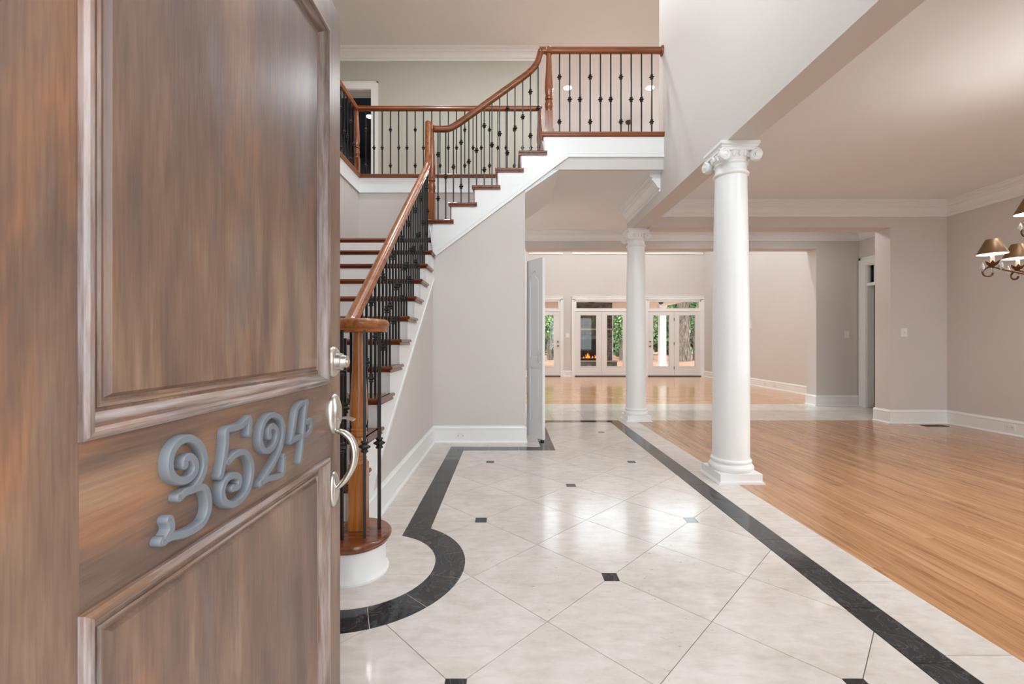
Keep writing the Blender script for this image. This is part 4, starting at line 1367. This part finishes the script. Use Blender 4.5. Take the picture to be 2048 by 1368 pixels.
globe(fan, fx, fy, C2 - 1.44, FILL_FAN)  # light added under the fan to brighten the high ceiling
gl_ = thing('added_gallery_pendant', (-1.5, 6.95, C1), 'added white globe pendant hidden behind the stairwell, lighting the gallery', 'pendant')  # pendant added out of sight to light the gallery ceiling
obj('rod', MB().lathe([(2.45, 0.008), (C1 - 0.02, 0.008), (C1 - 0.018, 0.05), (C1, 0.055)], 16, lambda a, b, h: (-1.5 + a, 6.95 + b, h)).mesh('rod', 40), 'bronze', gl_)
globe(gl_, -1.5, 6.95, 2.35, FILL_GALLERY, 0.13)

# lantern added above the view to brighten the foyer
lx, ly, lz = 0.35, 2.5, 4.55
fl = thing('added_foyer_lantern', (lx, ly, lz), 'added bronze lantern out of view, brightening the foyer', 'lantern')
obj('chain', MB().lathe([(lz + 0.4, 0.006), (C2 - 0.02, 0.006)], 8, lambda a, b, h: (lx + a, ly + b, h)), 'bronze', fl)
obj('canopy', MB().lathe([(C2 - 0.03, 0.03), (C2 - 0.015, 0.07), (C2, 0.075)], 24, lambda a, b, h: (lx + a, ly + b, h)), 'bronze', fl)
m = MB()
for k in range(6):
    a = 2 * PI * k / 6
    m.tube([(lx + 0.17 * math.cos(a), ly + 0.17 * math.sin(a), lz - 0.3), (lx + 0.22 * math.cos(a), ly + 0.22 * math.sin(a), lz + 0.2), (lx, ly, lz + 0.42)], 0.007, 6)
obj('frame', m, 'bronze', fl)
for k in range(4):
    a = 2 * PI * k / 4 + 0.4
    obj('bulb', MB().lathe([(lz - 0.06, 0.008), (lz - 0.02, 0.02), (lz + 0.02, 0.016), (lz + 0.06, 0.003)], 12, lambda p, q, h, a=a: (lx + 0.06 * math.cos(a) + p, ly + 0.06 * math.sin(a) + q, h)), 'bulb', fl)
l = bpy.data.lights.new('lantern_fill_lamp', 'POINT')
l.energy = FILL_FOYER
l.color = (0.90, 0.955, 1.0)
l.shadow_soft_size = 0.28
o = bpy.data.objects.new('lantern_fill_lamp', l)
o.location = (lx, ly, lz)
link(o, fl)

# dining chandelier
qx, qy, qz = 3.645, 2.77, 1.62
ch = thing('chandelier', (qx, qy, qz), 'bronze scroll arm chandelier with small shades and crystal drops in the dining room', 'chandelier')
obj('stem', MB().lathe([(qz - 0.10, 0.004), (qz - 0.08, 0.02), (qz - 0.03, 0.035), (qz + 0.03, 0.02), (qz + 0.10, 0.03), (qz + 0.18, 0.015), (qz + 0.32, 0.028), (qz + 0.40, 0.012), (qz + 0.6, 0.008)], 20, lambda a, b, h: (qx + a, qy + b, h)).mesh('stem', 50), 'bronze', ch)
obj('chain', MB().lathe([(qz + 0.6, 0.006), (C1 - 0.02, 0.006)], 8, lambda a, b, h: (qx + a, qy + b, h)), 'bronze', ch)
obj('ceiling_canopy', MB().lathe([(C1 - 0.03, 0.02), (C1 - 0.015, 0.06), (C1, 0.065)], 20, lambda a, b, h: (qx + a, qy + b, h)), 'bronze', ch)
arms = [(math.radians(143 + 60 * k), 0.38, 0.0) for k in range(6)] + [(math.radians(162 + 120 * k), 0.235, 0.235) for k in range(3)]
for a, R, dz in arms:
    ca, sa = math.cos(a), math.sin(a)
    f = lambda r_, z: (qx + ca * r_, qy + sa * r_, qz + dz + z)
    pth = catmull([f(0.02, 0.02), f(R * 0.4, -0.045), f(R * 0.75, -0.005), f(R, 0.035), f(R + 0.028, 0.03), f(R + 0.046, 0.006), f(R + 0.034, -0.022), f(R + 0.006, -0.024), f(R - 0.004, -0.006)], 5)
    arm = obj('arm', MB().tube(pth, 0.0062, 8, side=(-sa, ca, 0)).mesh('arm', 60), 'bronze', ch)
    X, Y, Z = f(R, 0.038)
    # leaf cup
    m = MB()
    for k in range(8):
        b = 2 * PI * k / 8
        tip = 0.048 if k % 2 == 0 else 0.036
        pts = [(0.006, 0.0, 0.006), (0.018, 0.010, 0.012), (0.030, 0.024, 0.011), (tip, 0.040, 0.001)]
        L_, R_ = [], []
        for r_, z, w in pts:
            cx_, cy_ = X + r_ * math.cos(b), Y + r_ * math.sin(b)
            L_.append(m.b.verts.new((cx_ - w * math.sin(b), cy_ + w * math.cos(b), Z + z)))
            R_.append(m.b.verts.new((cx_ + w * math.sin(b), cy_ - w * math.cos(b), Z + z)))
        for i in range(3):
            m.b.faces.new((L_[i], L_[i + 1], R_[i + 1], R_[i]))
    lc = obj('leaf_cup', m, 'bronze', arm)
    sd = lc.modifiers.new('solid', 'SOLIDIFY')
    sd.thickness = 0.0015
    obj('candle', MB().lathe([(Z + 0.004, 0.011), (Z + 0.065, 0.011)], 14, lambda p, q, h: (X + p, Y + q, h)).mesh('candle', 50), 'liner', arm)
    obj('bulb', MB().lathe([(Z + 0.065, 0.006), (Z + 0.082, 0.014), (Z + 0.10, 0.011), (Z + 0.125, 0.002)], 12, lambda p, q, h: (X + p, Y + q, h)).mesh('bulb', 60), 'bulb', arm)
    zb, zt = Z + 0.085, Z + 0.188
    shd = obj('shade', MB().lathe([(zb, 0.078), (zb + 0.004, 0.0795), (zt, 0.034), (zt, 0.0315)], 36, lambda p, q, h: (X + p, Y + q, h), cap=False).mesh('shade', 50), 'shadecloth', ch)
    obj('lining', MB().lathe([(zb + 0.001, 0.0765), (zt - 0.001, 0.0315)], 36, lambda p, q, h: (X + p, Y + q, h), cap=False).mesh('lining', 50), 'liner', shd)
    for b in (0.6, 2.7, 4.8):
        cx_, cy_ = X + 0.05 * math.cos(b), Y + 0.05 * math.sin(b)
        obj('crystal_drop', MB().lathe([(Z - 0.030, 0.002), (Z - 0.012, 0.0115), (Z + 0.004, 0.0125), (Z + 0.022, 0.006), (Z + 0.036, 0.001)], 6, lambda p, q, h: (cx_ + p, cy_ + q, h)), 'crystal', arm)
    l = bpy.data.lights.new('candle_lamp', 'POINT')
    l.energy = LAMP_BULB
    l.color = (1, 0.94, 0.86)
    l.shadow_soft_size = 0.012
    o = bpy.data.objects.new('candle_lamp', l)
    o.location = (X, Y, Z + 0.14)
    link(o, arm)

# ------------------------------------------------------------------ porch and garden
boxes('ground', [(-60, 70, 14.34, 90, -0.4, -0.12), (-40, -14, -40, 0.09, -0.4, -0.12), (18, 45, -40, 0.09, -0.4, -0.12), (-14, 18, -40, -16, -0.4, -0.12), (-40, -4.1, 0.09, 14.34, -0.4, -0.12), (8.2, 45, 0.09, 14.34, -0.4, -0.12)], 'straw', label='pine straw covered ground around the house')
boxes('ground_bounce_forecourt', [(-14, 18, -16, 0.09, -0.4, -0.12)], 'concrete', label='added unseen pale concrete forecourt bouncing light indoors')  # unseen forecourt added as a reflector for the ceilings
boxes('floor_porch', [(-2.0, 7.25, 14.34, 19.9, -0.3, -0.015)], 'slate', label='porch slab behind the house')
boxes('ceiling_porch', [(-2.0, 7.35, 14.34, 22.3, 2.80, 2.95)], 'porchceil', label='cream ceiling of the porch')
boxes('floor_stoop', [(-1.6, 2.6, -1.8, 0.1, -0.3, -0.02)], 'slate', label='front stoop slab')
pc = thing('porch_column', (6.88, 19.5, 0), 'square white porch column outside the right glazed doors', 'column')
obj('shaft', MB().box(6.74, 7.02, 19.36, 19.64, 0.0, 2.66), 'porchwhite', pc)
obj('base', MB().box(6.70, 7.06, 19.32, 19.68, -0.015, 0.12).box(6.72, 7.04, 19.34, 19.66, 0.12, 0.16), 'porchwhite', pc)
obj('cap', MB().box(6.71, 7.05, 19.33, 19.67, 2.66, 2.75).box(6.68, 7.08, 19.30, 19.70, 2.75, 2.80), 'porchwhite', pc)
fp = thing('outdoor_fireplace', (3.3, 18.9, 0), 'dark stacked stone fireplace with burning fire at the back of the porch', 'fireplace')
FX0, FX1, FYf, BX0, BX1 = 2.42, 4.42, 18.6, 2.90, 3.90
m = MB()
z = 0.28
random.seed(3)
while z < 2.76:
    h = random.uniform(0.08, 0.14)
    z1 = min(z + h, 2.79)
    x = FX0
    while x < FX1 - 0.02:
        w = random.uniform(0.14, 0.42)
        x1 = min(x + w, FX1)
        if not (x1 > BX0 and x < BX1 and z1 > 0.36 and z < 1.12):
            m.box(x + 0.004, x1 - 0.004, FYf - random.uniform(0.0, 0.05), FYf + 0.25, z + 0.004, z1 - 0.004)
        elif x < BX0 or x1 > BX1:
            a_, b_ = (x, BX0) if x < BX0 else (BX1, x1)
            if b_ - a_ > 0.03 and not (x < BX0 and x1 > BX1):
                m.box(a_ + 0.004, b_ - 0.004, FYf - random.uniform(0.0, 0.05), FYf + 0.25, z + 0.004, z1 - 0.004)
        x = x1
    z = z1
so = obj('stone_face', m, 'stone', fp)
so['kind'] = 'stuff'
obj('chimney_core', MB().box(FX0 + 0.02, BX0, FYf + 0.2, FYf + 0.9, 0, 2.79).box(BX1, FX1 - 0.02, FYf + 0.2, FYf + 0.9, 0, 2.79).box(BX0, BX1, FYf + 0.2, FYf + 0.9, 1.12, 2.79).box(FX0 + 0.02, FX1 - 0.02, FYf + 0.55, FYf + 0.9, 0, 1.2), 'soot', fp)
obj('hearth', MB().box(FX0 - 0.1, FX1 + 0.1, FYf - 0.45, FYf + 0.6, -0.014, 0.28), 'stone', fp)
obj('hearth_ledge', MB().box(FX0 - 0.12, FX1 + 0.12, FYf - 0.48, FYf + 0.6, 0.28, 0.33), 'mantel', fp)
obj('mantel_shelf', MB().box(FX0 - 0.04, FX1 + 0.04, FYf - 0.2, FYf + 0.1, 1.62, 1.70), 'mantel', fp)
obj('corner_board', MB().box(FX1, FX1 + 0.05, FYf, FYf + 0.3, 0, 2.79), 'porchceil', fp)
for i in range(4):
    x = 3.15 + i * 0.17
    obj('log', MB().tube([(x - 0.22, FYf + 0.18 + 0.05 * i, 0.40 + 0.03 * (i % 2)), (x + 0.22, FYf + 0.25, 0.44)], 0.04, 8), 'bark', fp)
for i, (x, h) in enumerate(((3.22, 0.08), (3.33, 0.16), (3.40, 0.24), (3.46, 0.19), (3.60, 0.10), (3.72, 0.14))):
    obj('flame', MB().lathe([(0.42, 0.018), (0.42 + h * 0.25, 0.026), (0.42 + h * 0.6, 0.014), (0.42 + h, 0.003)], 8, lambda a, b, hh, x=x: (x + a + 0.02 * math.sin(hh * 30), FYf + 0.16 + b, hh)).mesh('flame', 60), 'flame', fp)
pf = thing('porch_fan', (3.05, 16.0, 2.85), 'dark ceiling fan under the porch ceiling', 'fan')
obj('motor', MB().lathe([(2.55, 0.06), (2.58, 0.13), (2.68, 0.14), (2.72, 0.06), (2.76, 0.03), (2.80, 0.05)], 20, lambda a, b, h: (3.05 + a, 16.0 + b, h)).mesh('motor', 50), 'fanbrown', pf)
for k in range(5):
    obj('blade', MB().box(0.12, 0.66, -0.07, 0.07, -0.005, 0.005), 'fanbrown', pf, (3.05, 16.0, 2.62), (0.14, 0, 0.2 + 2 * PI * k / 5))
pl_ = thing('porch_light', (5.92, 16.9, 2.85), 'small brown dome light on the porch ceiling', 'ceiling light')
obj('dome', MB().lathe([(2.58, 0.02), (2.61, 0.07), (2.68, 0.10), (2.72, 0.10)], 20, lambda a, b, h: (5.92 + a, 16.9 + b, h)).mesh('dome', 50), 'fanbrown', pl_)
obj('stem', MB().lathe([(2.72, 0.02), (2.78, 0.02), (2.80, 0.06)], 16, lambda a, b, h: (5.92 + a, 16.9 + b, h)).mesh('stem', 50), 'fanbrown', pl_)


def tree(x, y, hgt, trunk_r, crown, nleaf, mat, label, name='tree', size=0.16, sd=1):
    rnd = random.Random(sd)
    r = thing(name, (x, y, -0.12), label, 'tree' if name == 'tree' else 'shrub', 'garden trees and shrubs')
    if trunk_r:
        m = MB()
        pts = [(x + rnd.uniform(-0.08, 0.08) * (i > 0), y + rnd.uniform(-0.08, 0.08) * (i > 0), -0.12 + (hgt + 0.12) * i / 6) for i in range(7)]
        m.sweep(pts, [(trunk_r * math.cos(2 * PI * k / 12) * (1 + 0.12 * (k % 2)), trunk_r * math.sin(2 * PI * k / 12) * (1 + 0.12 * (k % 2))) for k in range(12)], side=(1, 0, 0), scale=[1.35, 1.08, 1, 0.95, 0.9, 0.85, 0.7])
        for i in range(5):
            a = rnd.uniform(0, 2 * PI)
            z = hgt * rnd.uniform(0.3, 0.8)
            m.tube([(x, y, z), (x + math.cos(a) * 0.5, y + math.sin(a) * 0.5, z + 0.5), (x + math.cos(a) * 1.1, y + math.sin(a) * 1.1, z + 0.75)], trunk_r * 0.2, 6)
        obj('trunk', m, 'bark', r)
    vs, fs = [], []
    for k in range(nleaf):
        b = crown[rnd.randrange(len(crown))]
        v = Vector((rnd.gauss(0, 1), rnd.gauss(0, 1), rnd.gauss(0, 1))).normalized() * rnd.uniform(0.5, 1.0)
        c = Vector((x + b[0] + v.x * b[3], y + b[1] + v.y * b[3], b[2] + v.z * b[4]))
        if c.z < -0.05:
            c.z = rnd.uniform(0, 0.3)
        u = Vector((rnd.gauss(0, 1), rnd.gauss(0, 1), rnd.gauss(0, 1))).normalized()
        w = u.orthogonal().normalized() * size * 0.4
        u = u * size * rnd.uniform(0.6, 1.2)
        i = len(vs)
        vs += [c - u * 0.5, c + w, c + u * 0.5, c - w]
        fs.append((i, i + 1, i + 2, i + 3))
    me = bpy.data.meshes.new('foliage')
    me.from_pydata([tuple(v) for v in vs], [], fs)
    me.update()
    o = obj('foliage', me, mat, r)
    o['kind'] = 'stuff'


B = lambda *a: list(a)
tree(2.85, 30.0, 4.5, 0.16, B((0, 0, 2.6, 1.3, 1.3), (0.6, 0.4, 4.0, 1.6, 1.5), (-0.8, 0, 3.0, 1.1, 1.2)), 6000, 'leaf_light', 'leafy tree outside the single glazed door', size=0.22, sd=2)
tree(7.55, 29.0, 4.0, 0.12, B((0, 0, 2.7, 1.1, 1.4), (0.2, 0.3, 1.7, 0.9, 0.9), (-0.4, 0, 4.0, 1.3, 1.2)), 6500, 'leaf_light', 'bright green tree beside the porch fireplace', size=0.2, sd=3)
tree(9.75, 30.0, 5.0, 0.16, B((0, 0, 4.2, 0.9, 1.4), (-0.2, 0.3, 2.6, 0.8, 1.2), (0.4, 0.2, 5.6, 1.3, 1.0)), 6000, 'leaf_light', 'ivy covered tree behind the white porch column', size=0.2, sd=4)
tree(11.25, 28.0, 9.0, 0.32, B((1.0, 0.2, 6.6, 1.8, 1.0), (-0.6, 0.5, 6.8, 1.5, 1.0)), 3000, 'leaf_light', 'thick grey trunk tree outside the right glazed doors', size=0.22, sd=5)
tree(12.45, 29.0, 5.0, 0.12, B((0, 0, 3.4, 0.5, 1.8), (0.1, 0.2, 5.4, 1.0, 1.0)), 4500, 'leaf_light', 'ivy draped tree right of the thick grey trunk', size=0.2, sd=6)
for i, x in enumerate((-1.0, 3.0, 7.0, 11.0, 15.0, 19.0)):
    tree(x, 41.0 + (i % 2), 6.0, 0.2, B((0, 0, 1.2, 1.9, 1.2), (0.2, 0.3, 3.4, 1.95, 1.6), (-0.2, 0.3, 5.8, 1.95, 1.6), (0.1, 0, 8.0, 1.9, 1.4)), 9000, 'leaf',
         ('dark backdrop tree at the far left of the garden', 'dark backdrop tree behind the leafy tree by the single door', 'dark backdrop tree directly behind the porch fireplace', 'dark backdrop tree behind the bright green tree',
          'dark backdrop tree behind the ivy covered tree', 'dark backdrop tree behind the thick grey trunk')[i], size=0.5, sd=20 + i)
for i, (x, y) in enumerate(((3.6, 34), (8.6, 33), (10.6, 34), (13.2, 33))):
    tree(x, y, 0.6, 0, B((0, 0, 0.45, 0.7, 0.55)), 900, 'leaf', ('low shrub on the straw outside the single glazed door', 'low shrub right of the porch fireplace', 'low shrub left of the porch column', 'low shrub at the foot of the ivy draped tree')[i], 'shrub', 0.2, 50 + i)
